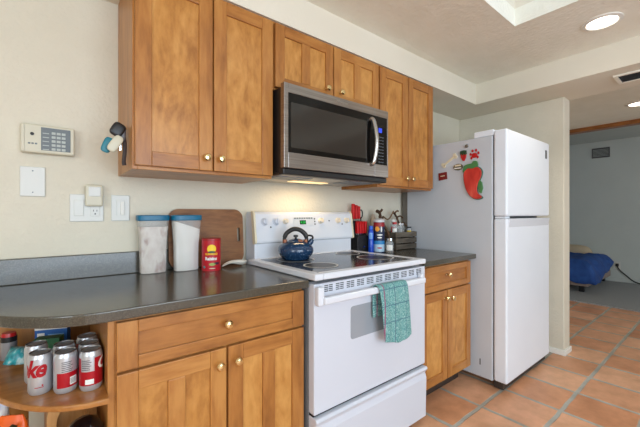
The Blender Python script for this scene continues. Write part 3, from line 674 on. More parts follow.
cn = thing('raisin_canister', 'red cardboard canister with yellow sun label beside the flour container', 'canister', (0.598, 1.565, Z))
RED = mat('raisin_box_red', c(186, 16, 34), 0.4); YEL = mat('sun_yellow', c(250, 208, 40), 0.5)
cx_, cy_, r_ = 0.598, 1.565, 0.0430; fa = facing(cx_, cy_)
bm = new(); lathe(bm, [(0, 0), (r_, 0), (r_, 0.140), (0, 0.140)], (cx_, cy_, Z), seg=48); obj('body', bm, RED, cn, smooth=True)
bm = new(); lathe(bm, [(0, 0.140), (r_+0.001, 0.140), (r_+0.001, 0.149), (r_-0.002, 0.150), (0, 0.150)], (cx_, cy_, Z), seg=48); obj('lid', bm, mat('red_lid', c(160, 14, 28), 0.35), cn, smooth=True)
def disc(rad, n=28, sx=1, sy=1, dx=0, dy=0):
    b = new(); b.faces.new([b.verts.new((dx+rad*sx*math.cos(2*PI*i/n), dy+rad*sy*math.sin(2*PI*i/n), 0)) for i in range(n)]); return b
obj('sun_disc', wrap(disc(0.0205), cx_, cy_, r_, fa+0.05, Z+0.102, 0.0004), YEL, cn)
obj('leaf_print', wrap(disc(0.012, sx=1.4, sy=0.42, dy=-0.014), cx_, cy_, r_, fa+0.05, Z+0.102, 0.0006), MDG, cn)
obj('brand_lettering', wrap(text_bm('SUN-MAID', 0.0125, 0, 0.0004), cx_, cy_, r_, fa+0.03, Z+0.078, 0.0005), YEL, cn)
obj('product_lettering', wrap(text_bm('Raisins', 0.020, 0, 0.0009), cx_, cy_, r_, fa-0.02, Z+0.057, 0.0005), MW_, cn)
obj('grape_print', wrap(disc(0.010, sx=1.5, sy=0.65), cx_, cy_, r_, fa+0.12, Z+0.031, 0.0005), mat('pale_grape_green', c(160, 176, 92), 0.5), cn)
obj('dark_grape_print', wrap(disc(0.010, sx=1.5, sy=0.6), cx_, cy_, r_, fa+0.62, Z+0.034, 0.0005), mat('dark_grape', c(66, 26, 52), 0.5), cn)
obj('seal_print', wrap(disc(0.006, sx=1, sy=0.9), cx_, cy_, r_, fa-0.78, Z+0.018, 0.0005), mat('teal_seal', c(60, 150, 150), 0.5), cn)
obj('weight_print', wrap(disc(0.007, sx=2.0, sy=0.3), cx_, cy_, r_, fa+0.12, Z+0.012, 0.0005), MC, cn)

srt = new()
P_ = [(-0.078, 0.007, 0.002, 0.004), (-0.062, 0.014, 0.009, 0.013), (-0.034, 0.018, 0.017, 0.024), (-0.006, 0.026, 0.013, 0.027), (0.024, 0.034, 0.005, 0.027), (0.050, 0.032, 0.005, 0.026), (0.066, 0.020, 0.012, 0.026), (0.072, 0.006, 0.020, 0.026)]
rows = []
for x, hw, zc, ze in P_:
    rows.append([srt.verts.new((0.728+x*0.88, 1.585+hw*s_, Z+0.001+(zc if abs(s_) < 0.6 else ze)*1.0)) for s_ in (-1, -0.55, 0, 0.55, 1)])
for a, b in zip(rows, rows[1:]):
    for i in range(4): srt.faces.new((a[i], a[i+1], b[i+1], b[i]))
so = obj('spoon_rest', srt, mat('white_glazed_ceramic', c(230, 226, 214), 0.2), smooth=True)
md = so.modifiers.new('thick', 'SOLIDIFY'); md.thickness = 0.004; md.offset = -1
md = so.modifiers.new('smooth', 'SUBSURF'); md.levels = 2; md.render_levels = 2
tag(so, 'white ceramic spoon rest lying on the counter beside the stove', 'spoon rest')
so.location.z = 0.0005

# ------------------------------------------------------------------ kettle
kt = thing('tea_kettle', 'dark blue speckled enamel tea kettle on the rear left burner', 'kettle', (1.015, 1.462, 0.879))
KB = noisy('speckled_blue_enamel', [(0.55, c(24, 54, 86)), (0.66, c(40, 76, 112)), (0.74, c(140, 164, 190))], 170, 0.14, detail=2, Coat_Weight=0.4)
kx, kyy, kz = 1.015, 1.462, 0.8795
bm = new(); lathe(bm, [(0, 0), (0.068, 0), (0.073, 0.004), (0.0755, 0.012), (0.080, 0.016), (0.090, 0.030), (0.0945, 0.046), (0.092, 0.062), (0.081, 0.077), (0.062, 0.088), (0.046, 0.094), (0.040, 0.096), (0.038, 0.094), (0, 0.094)], (kx, kyy, kz), seg=48); obj('body', bm, KB, kt, smooth=True)
bm = new(); lathe(bm, [(0.0, 0.095), (0.037, 0.095), (0.036, 0.099), (0.026, 0.105), (0.010, 0.109), (0, 0.109)], (kx, kyy, kz), seg=36); ld = obj('lid', bm, KB, kt, smooth=True)
bm = new(); lathe(bm, [(0, 0.108), (0.006, 0.108), (0.006, 0.113), (0.013, 0.118), (0.012, 0.127), (0, 0.129)], (kx, kyy, kz), seg=20); obj('lid_knob', bm, DARK, ld, smooth=True)
ux, uy = 0.80, -0.60
def K(a, h, d=0.0): return (kx+ux*a+0.6*d, kyy+uy*a+0.8*d, kz+h)
bm = new(); tube(bm, spline([K(-0.056, 0.088), K(-0.060, 0.108), K(-0.048, 0.136), K(-0.014, 0.157), K(0.020, 0.154), K(0.049, 0.131), K(0.057, 0.106), K(0.053, 0.086)], 7), [0.0095]*9+[0.0122]*31+[0.0095]*10, 12); obj('handle', bm, mat('black_handle_grip', c(28, 26, 27), 0.35), kt, smooth=True)
bm = new(); tube(bm, spline([K(0.062, 0.070), K(0.078, 0.088), K(0.086, 0.104)], 6), [0.017]*4+[0.014]*5+[0.012]*4, 14); obj('spout', bm, KB, kt, smooth=True)
bm = new(); tube(bm, spline([K(0.080, 0.098), K(0.090, 0.112), K(0.084, 0.122), K(0.066, 0.124), K(0.056, 0.118)], 5), 0.0075, 10, flat=0.7); obj('whistle_lever', bm, DARK, kt, smooth=True)
COPPER = mat('copper_ferrule', c(150, 96, 70), 0.4, 0.7)
for a in (-0.058, 0.052):
    bm = new(); tube(bm, [K(a, 0.080), K(a, 0.103)], 0.0125, 12); obj('ferrule', bm, COPPER, kt)
bm = new(); tube(bm, [K(0.014, 0.099, -0.034), K(0.036, 0.097, -0.030)], 0.008, 10); obj('lid_clip', bm, COPPER, kt, smooth=True)

# ------------------------------------------------------------------ tea towel over the oven handle
TOWEL = mat('teal_checked_cotton', c(96, 170, 164), 0.9)
tc = N(TOWEL, 'ShaderNodeTexCoord'); sx_ = N(TOWEL, 'ShaderNodeSeparateXYZ'); L(TOWEL, tc.outputs['Object'], sx_.inputs[0])
vv = coords(TOWEL)
base = ramp(TOWEL, noisetex(TOWEL, vv, 210, 3), [(0.3, c(62, 122, 122)), (0.5, c(104, 158, 156)), (0.72, c(178, 206, 202))])
def stripe(axis, at, wd):
    s1 = N(TOWEL, 'ShaderNodeMath', operation='SUBTRACT'); L(TOWEL, sx_.outputs[axis], s1.inputs[0]); s1.inputs[1].default_value = at
    s2 = N(TOWEL, 'ShaderNodeMath', operation='ABSOLUTE'); L(TOWEL, s1.outputs[0], s2.inputs[0])
    s3 = N(TOWEL, 'ShaderNodeMath', operation='LESS_THAN'); L(TOWEL, s2.outputs[0], s3.inputs[0]); s3.inputs[1].default_value = wd; return s3.outputs[0]
cur = base
for ax, at, wd, col, f in (('X', 1.174, 0.0035, c(150, 60, 104), 0.85), ('X', 1.248, 0.0025, c(74, 96, 120), 0.8), ('X', 1.326, 0.002, c(74, 96, 120), 0.5), ('Z', 0.775, 0.0022, c(66, 104, 124), 0.8), ('Z', 0.700, 0.0022, c(66, 104, 124), 0.8), ('Z', 0.622, 0.0022, c(66, 104, 124), 0.8), ('X', 1.211, 0.0012, c(66, 104, 124), 0.5)):
    mm = N(TOWEL, 'ShaderNodeMix', data_type='RGBA'); ml = N(TOWEL, 'ShaderNodeMath', operation='MULTIPLY'); L(TOWEL, stripe(ax, at, wd), ml.inputs[0]); ml.inputs[1].default_value = f
    L(TOWEL, ml.outputs[0], mm.inputs[0]); L(TOWEL, cur, mm.inputs[6]); mm.inputs[7].default_value = col; cur = mm.outputs[2]
L(TOWEL, cur, bsdf(TOWEL).inputs['Base Color']); bump(TOWEL, noisetex(TOWEL, vv, 500, 2), 0.4, 0.002)
bm = new()
path = [(1.041, 0.640), (1.041, 0.70), (1.041, 0.76), (1.039, 0.789), (1.032, 0.796), (1.020, 0.797), (1.007, 0.796), (0.999, 0.787)]+[(0.997, 0.78-0.02*i) for i in range(13)]+[(0.997, 0.525)]
rows = []
for j, (y, z) in enumerate(path):
    row = []
    for i in range(25):
        s_ = i/24; x = 1.146+0.204*s_
        front = j >= 8
        dep = (0.793-z) if front else 0
        x += (0.030*dep/0.27 if front else 0)*(1) - (0.010*dep*(s_-0.3))
        yy = y-(abs(math.sin(s_*9+0.6))*0.006+0.004)*min(1, dep/0.08) if front else y
        zz = z+(0.012*math.sin(s_*5.0+1.8)*dep/0.27 if front else 0)
        row.append(bm.verts.new((x, yy, zz)))
    rows.append(row)
for a, b in zip(rows, rows[1:]):
    for i in range(24): bm.faces.new((a[i], a[i+1], b[i+1], b[i]))
tw = obj('tea_towel', bm, TOWEL, smooth=True); md = tw.modifiers.new('thick', 'SOLIDIFY'); md.thickness = 0.005; md.offset = -1
md = tw.modifiers.new('smooth', 'SUBSURF'); md.levels = 1; md.render_levels = 2
tag(tw, 'teal checked tea towel hanging over the oven door handle', 'towel')

# ------------------------------------------------------------------ things on the right counter
KRED = mat('red_knife_handle', c(206, 20, 26), 0.32)
kb = thing('knife_block', 'black knife block holding red handled knives beside the stove', 'knife block', (1.66, 1.63, Z))
bm = new(); prism(bm, rrect(1.607, 1.718, Z, 0.972, 0.022, 6), 1.590, 1.632, 'Y'); obj('front_tier', bm, noisy('black_block_plastic', [(0.4, c(24, 24, 26)), (0.7, c(40, 40, 42))], 60, 0.45), kb, 0.004)
bm = new(); prism(bm, rrect(1.612, 1.716, Z, 1.070, 0.015, 6), 1.633, 1.686, 'Y'); obj('rear_tier', bm, DARK, kb, 0.004)
bm = new(); prism(bm, [(1.672+0.012*math.cos(t), Z+0.040+0.006*math.sin(t)) for t in [2*PI*i/14 for i in range(14)]], 1.5888, 1.592, 'Y'); obj('badge', bm, CHROME, kb)
def knife(x, y, zb, label, dx, n_ln=0.085):
    k = thing('knife', label, 'knife', (x, y, zb), 'red handled knives in the block')
    bm = new(); bx(bm, x-0.0012, x+0.0012, y-0.010, y+0.010, zb+0.0005, zb+0.014); obj('bolster', bm, CHROME, k)
    bm = new(); prism(bm, [(y-0.011, zb+0.012), (y-0.012, zb+0.04), (y-0.010, zb+n_ln*0.8), (y-0.013, zb+n_ln), (y+0.010, zb+n_ln+0.004), (y+0.012, zb+0.04), (y+0.011, zb+0.012)], x-0.0092, x+0.0092, 'X'); h = obj('handle', bm, KRED, k, 0.004, 3)
    return k
for i, (wd) in enumerate(('leftmost', 'second from left', 'third from left', 'rightmost')):
    knife(1.624+i*0.0255, 1.610, 0.972, 'red handled steak knife in the front row of the block, '+wd, 0, 0.092)
for i, (wd) in enumerate(('leftmost', 'middle', 'rightmost')):
    knife(1.632+i*0.0265, 1.658, 1.070, 'tall red handled knife in the back row of the block, '+wd, 0, 0.115-0.008*i)
sc = thing('scissors', 'black looped kitchen scissors standing in the back of the block', 'scissors', (1.704, 1.656, 1.070))
bm = new(); tube(bm, [(1.706, 1.656+0.016*math.cos(t), 1.117+0.028*math.sin(t)) for t in [2*PI*i/18 for i in range(19)]], 0.004, 8, cap=False); bx(bm, 1.7035, 1.7085, 1.652, 1.660, 1.0705, 1.091); obj('handle', bm, DARK, sc)

bb = thing('blue_bottle', 'slim blue bottle standing beside the knife block', 'bottle', (1.705, 1.560, Z))
BLU = mat('translucent_blue', c(22, 74, 196), 0.15, 0, Coat_Weight=0.4)
bm = new(); lathe(bm, [(0, 0), (0.018, 0), (0.019, 0.004), (0.019, 0.075), (0.0175, 0.085), (0.019, 0.095), (0.019, 0.140), (0.014, 0.158), (0.012, 0.160), (0, 0.160)], (1.705, 1.560, Z), seg=24); obj('body', bm, BLU, bb, smooth=True)
bm = new(); lathe(bm, [(0, 0.1605), (0.014, 0.1605), (0.014, 0.182), (0, 0.184)], (1.705, 1.560, Z), seg=20); obj('cap', bm, mat('blue_cap', c(30, 96, 214), 0.35), bb, smooth=True)
bm = new(); patch(bm, 1.705, 1.560, 0.019, facing(1.705, 1.560)-0.7, facing(1.705, 1.560)+0.7, Z+0.095, Z+0.135); obj('label_band', bm, mat('pale_blue_print', c(110, 160, 226), 0.4), bb)

cx_, cy_, r_ = 1.760, 1.536, 0.0375; fa = facing(cx_, cy_)
wp = thing('wipes_canister', 'tall canister with navy, red and white label beside the blue bottle', 'canister', (cx_, cy_, Z))
bm = new(); lathe(bm, [(0, 0), (r_, 0), (r_, 0.208), (0, 0.208)], (cx_, cy_, Z), seg=36); obj('body', bm, mat('navy_label', c(22, 34, 70), 0.4), wp, smooth=True)
bm = new(); lathe(bm, [(0, 0.208), (r_+0.001, 0.208), (r_+0.001, 0.224), (r_*0.5, 0.233), (0, 0.233)], (cx_, cy_, Z), seg=36); obj('lid', bm, mat('grey_white_lid', c(206, 208, 210), 0.4), wp, smooth=True)
for nm, za, zb, a0, a1, m in (('red_band', 0.178, 0.206, -1.5, 1.5, mat('label_red', c(150, 24, 32), 0.4)), ('blue_band', 0.058, 0.082, -1.5, 1.5, mat('label_sky_blue', c(40, 128, 190), 0.4)), ('white_band', 0.008, 0.058, -1.5, 1.5, mat('label_pale', c(176, 204, 224), 0.4))):
    bm = new(); patch(bm, cx_, cy_, r_, fa+a0, fa+a1, Z+za, Z+zb); obj(nm, bm, m, wp)
obj('orange_print', wrap(disc(0.017), cx_, cy_, r_, fa-0.35, Z+0.162, 0.0006), mat('label_orange', c(236, 160, 50), 0.4), wp)
obj('white_swirl', wrap(disc(0.010, sx=0.55, sy=1.9), cx_, cy_, r_, fa+0.45, Z+0.160, 0.0006), MW_, wp)
for k, (dz, wd) in enumerate(((0.122, 2.3), (0.104, 1.8), (0.034, 2.0))): obj('print_line', wrap(disc(0.009, sx=wd, sy=0.55), cx_, cy_, r_, fa+0.15, Z+dz, 0.0007), MW_ if k < 2 else MR, wp)

CG = mat('clear_glass', c(220, 226, 228), 0.05, 0, Alpha=0.28)
def jar(name, x, y, z, r, h, label, lidm, fillm=None, fh=0.5, lab=None):
    k = thing(name, label, 'jar', (x, y, z), 'small jars by the crate')
    bm = new(); lathe(bm, [(0, 0), (r*0.95, 0), (r, 0.003), (r, h*0.68), (r*0.72, h*0.80), (r*0.70, h*0.84), (0, h*0.84)], (x, y, z), seg=24); obj('glass', bm, CG, k, smooth=True)
    if fillm: bm = new(); lathe(bm, [(0, 0.003), (r*0.88, 0.003), (r*0.88, h*fh), (0, h*fh)], (x, y, z), seg=20); obj('contents', bm, fillm, k, smooth=True)
    bm = new(); lathe(bm, [(0, h*0.84), (r*0.80, h*0.84), (r*0.80, h), (0, h)], (x, y, z), seg=20); obj('lid', bm, lidm, k, 0.001)
    if lab:
        bm = new(); f_ = facing(x, y); patch(bm, x, y, r, f_-0.8, f_+0.8, z+h*0.18, z+h*0.55); obj('label_band', bm, lab, k)
    return k
DKF = noisy('dark_spice', [(0.3, c(60, 44, 34)), (0.7, c(110, 90, 70))], 90, 0.9)
jar('glass_jar', 1.797, 1.474, Z, 0.027, 0.100, 'clear glass jar with white label in front of the crate', CHROME, DKF, 0.22, MW_)
cr = thing('wooden_crate', 'weathered grey slatted crate beside the refrigerator', 'crate', (2.03, 1.61, Z))
c0, c1, d0, d1, zt = 1.945, 2.192, 1.535, 1.675, 0.985
for i in range(3):
    za = Z+0.004+i*0.0445
    for nm, a in (('front_slat', (c0, c1, d0, d0+0.008)), ('back_slat', (c0, c1, d1-0.008, d1)), ('side_slat', (c0, c0+0.008, d0+0.008, d1-0.008)), ('side_slat', (c1-0.008, c1, d0+0.008, d1-0.008))):
        box_obj(nm, *a, za, za+0.037, GREYWOOD, cr, 0.0015)
for px_ in (c0+0.009, c1-0.021):
    for py_ in (d0+0.009, d1-0.021): box_obj('corner_post', px_, px_+0.012, py_, py_+0.012, Z+0.0005, zt, GREYWOOD, cr, 0)
box_obj('base_board', c0+0.009, c1-0.009, d0+0.009, d1-0.009, Z+0.006, Z+0.014, GREYWOOD, cr, 0)
box_obj('inner_shelf', c0+0.022, c1-0.022, d0+0.009, d1-0.009, 0.950, 0.956, GREYWOOD, cr, 0)
zs = 0.9565
SPR = noisy('red_spice', [(0.3, c(120, 30, 22)), (0.7, c(170, 60, 40))], 90, 0.9); SPG = noisy('grey_salt', [(0.3, c(170, 168, 164)), (0.7, c(200, 198, 192))], 90, 0.9)
jar('spice_jar', 1.990, 1.585, zs, 0.021, 0.100, 'spice jar with red lid in the crate, leftmost of the front jars', MR, SPG, 0.5, MW_)
jar('spice_jar', 2.040, 1.580, zs, 0.022, 0.092, 'spice jar with silver lid in the crate, second from left', CHROME, SPG, 0.55, mat('grey_label', c(150, 152, 150), 0.5))
jar('spice_jar', 2.035, 1.635, zs, 0.022, 0.118, 'taller spice jar with white lid behind the front jars in the crate', TRIM, DKF, 0.4, MR)
jar('spice_jar', 2.090, 1.600, zs, 0.022, 0.090, 'dark spice jar with silver lid in the crate, third from left', CHROME, DKF, 0.6, None)
jar('spice_jar', 2.145, 1.570, zs, 0.020, 0.062, 'short jar with yellow label at the right end of the crate', DARK, SPR, 0.5, mat('label_yellow', c(226, 196, 50), 0.5))
def branch(label, pts, rad, twigs):
    bm = new(); P = spline(pts, 8); n = len(P)
    tube(bm, [p+Vector((noise.noise(p*60), noise.noise(p*60+Vector((5, 0, 0))), 0))*0.004 for p in P], [rad*(0.75+0.35*noise.noise(p*50)) for p in P], 8)
    for t_ in twigs: tube(bm, spline(t_, 4), rad*0.55, 6)
    tag(obj('driftwood_branch', bm, BARK, smooth=True), label, 'branch', 'driftwood by the crate')
branch('twisted brown driftwood branch standing left of the crate', [(1.905, 1.560, Z+0.006), (1.910, 1.575, 0.96), (1.882, 1.590, 1.03), (1.856, 1.605, 1.085), (1.838, 1.60, 1.125), (1.818, 1.610, 1.138)], 0.0145, [[(1.838, 1.60, 1.125), (1.853, 1.595, 1.14), (1.858, 1.59, 1.152)], [(1.864, 1.60, 1.07), (1.884, 1.61, 1.088), (1.905, 1.625, 1.092)]])
branch('twisted brown driftwood branch standing in the crate beside the refrigerator', [(2.125, 1.635, zs+0.008), (2.115, 1.64, 1.03), (2.09, 1.645, 1.09), (2.06, 1.645, 1.125)], 0.012, [[(2.09, 1.645, 1.09), (2.12, 1.635, 1.10), (2.14, 1.625, 1.085)], [(2.115, 1.64, 1.03), (2.14, 1.625, 1.05), (2.17, 1.61, 1.022)], [(2.06, 1.645, 1.12), (2.075, 1.63, 1.14), (2.09, 1.63, 1.137)]])
bm = new(); tube(bm, spline([(1.908, 1.628, 1.100), (1.95, 1.635, 1.082), (1.99, 1.648, 1.076), (2.02, 1.65, 1.092), (2.054, 1.647, 1.139)], 6), 0.005, 8); tw_ = obj('twine', bm, mat('jute_twine', c(122, 92, 62), 0.9), smooth=True); tag(tw_, 'brown jute twine strung between the two driftwood branches', 'twine')
cone = new(); lathe(cone, [(0, 0), (0.022, 0), (0.026, 0.006), (0.026, 0.21), (0.020, 0.228), (0.011, 0.245), (0.010, 0.262), (0, 0.264)], (1.838, 1.660, Z), seg=20)
tag(obj('ceramic_bottle', cone, mat('beige_ceramic', c(176, 156, 134), 0.5), smooth=True), 'slim beige bottle standing behind the tall canister', 'bottle')

# ------------------------------------------------------------------ soda cans and goods on the end shelf
ALU = mat('brushed_aluminium', c(150, 150, 152), 0.3, 0.9); ALUP = mat('silver_can_paint', c(196, 198, 202), 0.3, 0.55)
CRED = mat('can_red', c(176, 18, 34), 0.28, 0.2); CTXT = mat('can_grey_text', c(96, 98, 104), 0.5)
def can(x, y, label, style, rot=0.0):
    k = thing('soda_can', label, 'soda can', (x, y, SH), 'soda cans on the end shelf')
    r = 0.0285; f_ = facing(x, y)+rot
    bm = new(); lathe(bm, [(0, 0.006), (r*0.70, 0.003), (r*0.80, 0.0002), (r*0.86, 0.001), (r*0.97, 0.008), (r, 0.012), (r, 0.101), (r*0.985, 0.1035), (r*0.89, 0.1115), (r*0.87, 0.113)], (x, y, SH), seg=40); obj('body', bm, ALUP, k, smooth=True)
    bm = new(); lathe(bm, [(0, 0.1095), (r*0.76, 0.1095), (r*0.80, 0.1135), (r*0.85, 0.116), (r*0.90, 0.1145), (r*0.875, 0.1125)], (x, y, SH), seg=36); lid = obj('lid', bm, ALU, k, smooth=True)
    bm = new(); prism(bm, [(x+p[0], y+p[1]) for p in rrect(-0.006, 0.006, -0.016, 0.004, 0.005, 4)], SH+0.1100, SH+0.1115, 'Z'); obj('pull_tab', bm, ALU, lid)
    def lines(a0, z0, n, wd=0.022):
        bm = new()
        for i in range(n):
            ww = wd*(0.7+0.3*random.random())
            patch(bm, x, y, r, f_+a0-wd/2/r, f_+a0-wd/2/r+ww/r, SH+z0-i*0.0052, SH+z0-i*0.0052+0.0022, 0.0006)
        obj('small_print', bm, CTXT, k)
    if style == 'logo':
        tb = text_bm('Coke', 0.066, 0.30, 0.0022, -0.10); bmesh.ops.scale(tb, vec=(0.78, 1, 1), verts=tb.verts); obj('logo', wrap(tb, x, y, r, f_-1.47, SH+0.074, 0.0005), CRED, k)
        bm = new(); patch(bm, x, y, r, f_-0.45, f_+0.25, SH+0.0225, SH+0.0245, 0.0005); patch(bm, x, y, r, f_+0.1, f_+0.22, SH+0.026, SH+0.031, 0.0005); obj('red_print', bm, CRED, k)
    if style == 'half':
        bm = new(); patch(bm, x, y, r, f_-0.75, f_+2.2, SH+0.018, SH+0.060); obj('red_panel', bm, CRED, k)
        lines(0.2, 0.089, 6, 0.030)
        bm = new(); patch(bm, x, y, r, f_+0.35, f_+1.0, SH+0.024, SH+0.046, 0.0006); obj('barcode_panel', bm, MW_, k)
        bm = new()
        for i in range(12): patch(bm, x, y, r, f_+0.40+i*0.045, f_+0.415+i*0.045, SH+0.027, SH+0.043, 0.0009)
        obj('barcode', bm, DARK, k)
    if style == 'red':
        bm = new(); patch(bm, x, y, r, f_-2.6, f_-0.95, SH+0.018, SH+0.096); patch(bm, x, y, r, f_-0.95, f_+0.3, SH+0.018, SH+0.058); patch(bm, x, y, r, f_+0.3, f_+2.6, SH+0.018, SH+0.096); obj('red_panel', bm, CRED, k)
        lines(-0.32, 0.089, 6, 0.030)
        bm = new(); patch(bm, x, y, r, f_-0.5, f_+0.25, SH+0.022, SH+0.036, 0.0006); obj('white_panel', bm, MW_, k)
        obj('logo', wrap(text_bm('C', 0.05, 0.3, 0.001), x, y, r, f_+1.05, SH+0.076, 0.0006), MW_, k)
    if style == 'plain':
        bm = new(); patch(bm, x, y, r, f_-0.6, f_+0.9, SH+0.085, SH+0.096); obj('red_panel', bm, CRED, k)
can(-0.021, 1.254, 'silver soda can with red script lettering at the left of the front row', 'logo')
can(0.036, 1.219, 'silver and red soda can with barcode, middle of the front row', 'half')
can(0.0945, 1.190, 'red soda can with silver panel at the right of the front row', 'red')
can(0.034, 1.292, 'soda can directly behind the middle can of the front row', 'plain')
can(0.0945, 1.256, 'soda can directly behind the right red can of the front row', 'plain', 0.5)
can(0.0945, 1.330, 'rearmost soda can standing against the cabinet side', 'red', 0.8)
can(-0.032, 1.345, 'silver soda can directly behind the left script-lettered can', 'half', 1.2)
sk = thing('shaker', 'small grey shaker with dark and red top at the back of the end shelf', 'shaker', (-0.112, 1.61, SH))
bm = new(); lathe(bm, [(0, 0), (0.022, 0), (0.0225, 0.003), (0.0225, 0.062), (0, 0.062)], (-0.112, 1.61, SH), seg=24); obj('body', bm, mat('grey_shaker', c(150, 150, 152), 0.4, 0.3), sk, smooth=True)
bm = new(); lathe(bm, [(0, 0.0622), (0.0225, 0.0622), (0.0225, 0.080), (0, 0.080)], (-0.112, 1.61, SH), seg=24); obj('dark_collar', bm, DARK, sk, smooth=True)
bm = new(); lathe(bm, [(0, 0.0802), (0.021, 0.0802), (0.019, 0.092), (0, 0.093)], (-0.112, 1.61, SH), seg=24); obj('red_cap', bm, MR, sk, smooth=True)
def boxed(name, label, cat, x, y, z, wx, dy, h, rot, mats, bands=()):
    k = thing(name, label, cat, (x, y, z)); k.rotation_euler = (0, 0, rot)
    bm = new(); bx(bm, -wx/2, wx/2, -dy/2, dy/2, 0, h); obj('carton', bm, mats, k, 0.001, local=True)
    for nm, a0, a1, z0, z1, m in bands:
        bm = new(); bx(bm, -wx/2+a0*wx, -wx/2+a1*wx, -dy/2-0.0006, -dy/2+0.001, z0*h, z1*h); obj(nm, bm, m, k, local=True)
    return k
boxed('snack_box', 'blue and white cardboard box standing at the back of the end shelf', 'box', 0.010, 1.610, SH, 0.100, 0.035, 0.098, -0.35, mat('box_blue', c(34, 96, 168), 0.5), [('white_band', 0, 1, 0.84, 1.0, MW_), ('red_print', 0.6, 1.0, 0.92, 1.0, mat('box_pink', c(196, 70, 96), 0.5)), ('white_print', 0.08, 0.3, 0.52, 0.72, MW_), ('pale_print', 0.4, 0.9, 0.55, 0.66, mat('box_pale_blue', c(130, 180, 220), 0.5))])
boxed('green_box', 'dark green box between the cans and the blue box', 'box', -0.002, 1.515, SH, 0.075, 0.04, 0.078, -0.35, mat('box_green', c(28, 96, 56), 0.5), [('light_print', 0.1, 0.6, 0.5, 0.8, MG)])
pk = new(); 
for i in range(11):
    for j in range(7): pk.verts.new((-0.05+0.10*i/10, -0.035+0.07*j/6, 0.006+0.026*math.sin(PI*i/10)*math.sin(PI*j/6)+0.004*noise.noise(Vector((i*0.9, j*0.9, 0)))))
pk.verts.ensure_lookup_table()
for i in range(10):
    for j in range(6): pk.faces.new([pk.verts[a] for a in (i*7+j, i*7+j+7, i*7+j+8, i*7+j+1)])
po = obj('snack_packet', pk, noisy('teal_packet_foil', [(0.35, c(20, 120, 130)), (0.5, c(60, 170, 176)), (0.62, c(206, 226, 220)), (0.75, c(24, 90, 110))], 26, 0.3), smooth=True)
md = po.modifiers.new('thick', 'SOLIDIFY'); md.thickness = 0.004; po.location = (-0.079, 1.50, SH+0.034); po.scale = (0.62, 0.9, 1); po.rotation_euler = (math.radians(38), 0.15, -0.2)
tag(po, 'teal foil snack packet leaning left of the green box', 'packet')
WL[po] = Vector((0, 0, 0))

# lower shelf
S2 = 0.346
def bag(name, label, cat, x, y, wx, dy, h, rot, m, prints=()):
    k = thing(name, label, cat, (x, y, S2)); k.rotation_euler = (0, 0, rot)
    bm = new(); n = 14
    rows = []
    for j in range(11):
        t = j/10; z = h*t; d = dy/2*max(0.06, math.sin(PI*(0.12+0.88*t))**0.8 if t > 0.3 else 0.9); ww = wx/2*(1-0.10*math.sin(PI*t))*(1-0.35*max(0, (t-0.75)/0.25)**2)
        rows.append([bm.verts.new((ww*math.copysign(abs(math.cos(a))**0.7, math.cos(a)), d*math.sin(a)+0.004*noise.noise(Vector((a*2, t*6, x*9))), z)) for a in [2*PI*i/24 for i in range(24)]])
    for a, b in zip(rows, rows[1:]):
        for i in range(24): bm.faces.new((a[i], a[(i+1) % 24], b[(i+1) % 24], b[i]))
    bm.faces.new(rows[0][::-1]); bm.faces.new(rows[-1]); obj('pouch', bm, m, k, smooth=True, local=True)
    for nm, px0, px1, pz0, pz1, pm, tilt in prints:
        bm = new(); bx(bm, px0, px1, -dy/2-0.004, -dy/2+0.006, pz0, pz1)
        bmesh.ops.rotate(bm, verts=bm.verts, cent=((px0+px1)/2, 0, (pz0+pz1)/2), matrix=Matrix.Rotation(tilt, 3, 'Y')); obj(nm, bm, pm, k, local=True)
    return k
ORG = mat('orange_bag_plastic', c(232, 96, 24), 0.35)
bag('orange_bag', 'orange plastic bag with dark printing on the lower end shelf', 'bag', -0.082, 1.27, 0.085, 0.06, 0.21, -0.5, ORG, [('dark_print', -0.012, 0.022, 0.150, 0.158, DARK, -0.5), ('dark_print', -0.020, 0.010, 0.168, 0.175, DARK, -0.5), ('dark_print', -0.016, 0.024, 0.130, 0.138, DARK, -0.5), ('leaf_print', 0.012, 0.026, 0.178, 0.196, MDG, 0.4)])
bag('white_bag', 'white and blue food bag at the left end of the lower shelf', 'bag', -0.125, 1.40, 0.075, 0.05, 0.235, -0.7, noisy('white_bag_print', [(0.42, c(226, 228, 230)), (0.55, c(40, 84, 176))], 9, 0.4))
boxed('crackers_box', 'pale and green printed box behind the orange bag', 'box', -0.014, 1.378, S2, 0.07, 0.03, 0.235, -0.6, mat('box_cream', c(196, 190, 168), 0.5), [('green_print', 0.2, 0.7, 0.3, 0.4, MG), ('yellow_print', 0.2, 0.8, 0.82, 0.9, YEL)])
boxed('blue_carton', 'dark carton with teal printing beside the bent wood holder', 'box', 0.036, 1.41, S2, 0.045, 0.03, 0.225, -0.6, mat('box_dark', c(38, 46, 58), 0.5), [('teal_print', 0.1, 0.9, 0.45, 0.85, mat('box_teal', c(40, 130, 160), 0.5))])
wh = thing('bent_wood_holder', 'pale bent wood holder with rounded top on the lower end shelf', 'holder', (0.052, 1.30, S2))
arch = [(-0.062, 0.0), (-0.062, 0.170)]+[(0.062*math.cos(math.radians(a)), 0.170+0.066*math.sin(math.radians(a))) for a in range(170, 5, -10)]+[(0.062, 0.170), (0.062, 0.0)]
inn = [(x*0.64, z*0.84) for x, z in arch]
bm = new()
fv = []
for yy in (-0.028, 0.028): fv.append(([bm.verts.new((x, yy, z)) for x, z in arch], [bm.verts.new((x, yy, z)) for x, z in inn]))
(oa, ia), (ob, ib) = fv
for i in range(len(arch)-1):
    bm.faces.new((oa[i], oa[i+1], ob[i+1], ob[i])); bm.faces.new((ia[i], ib[i], ib[i+1], ia[i+1])); bm.faces.new((oa[i], ia[i], ia[i+1], oa[i+1])); bm.faces.new((ob[i], ob[i+1], ib[i+1], ib[i]))
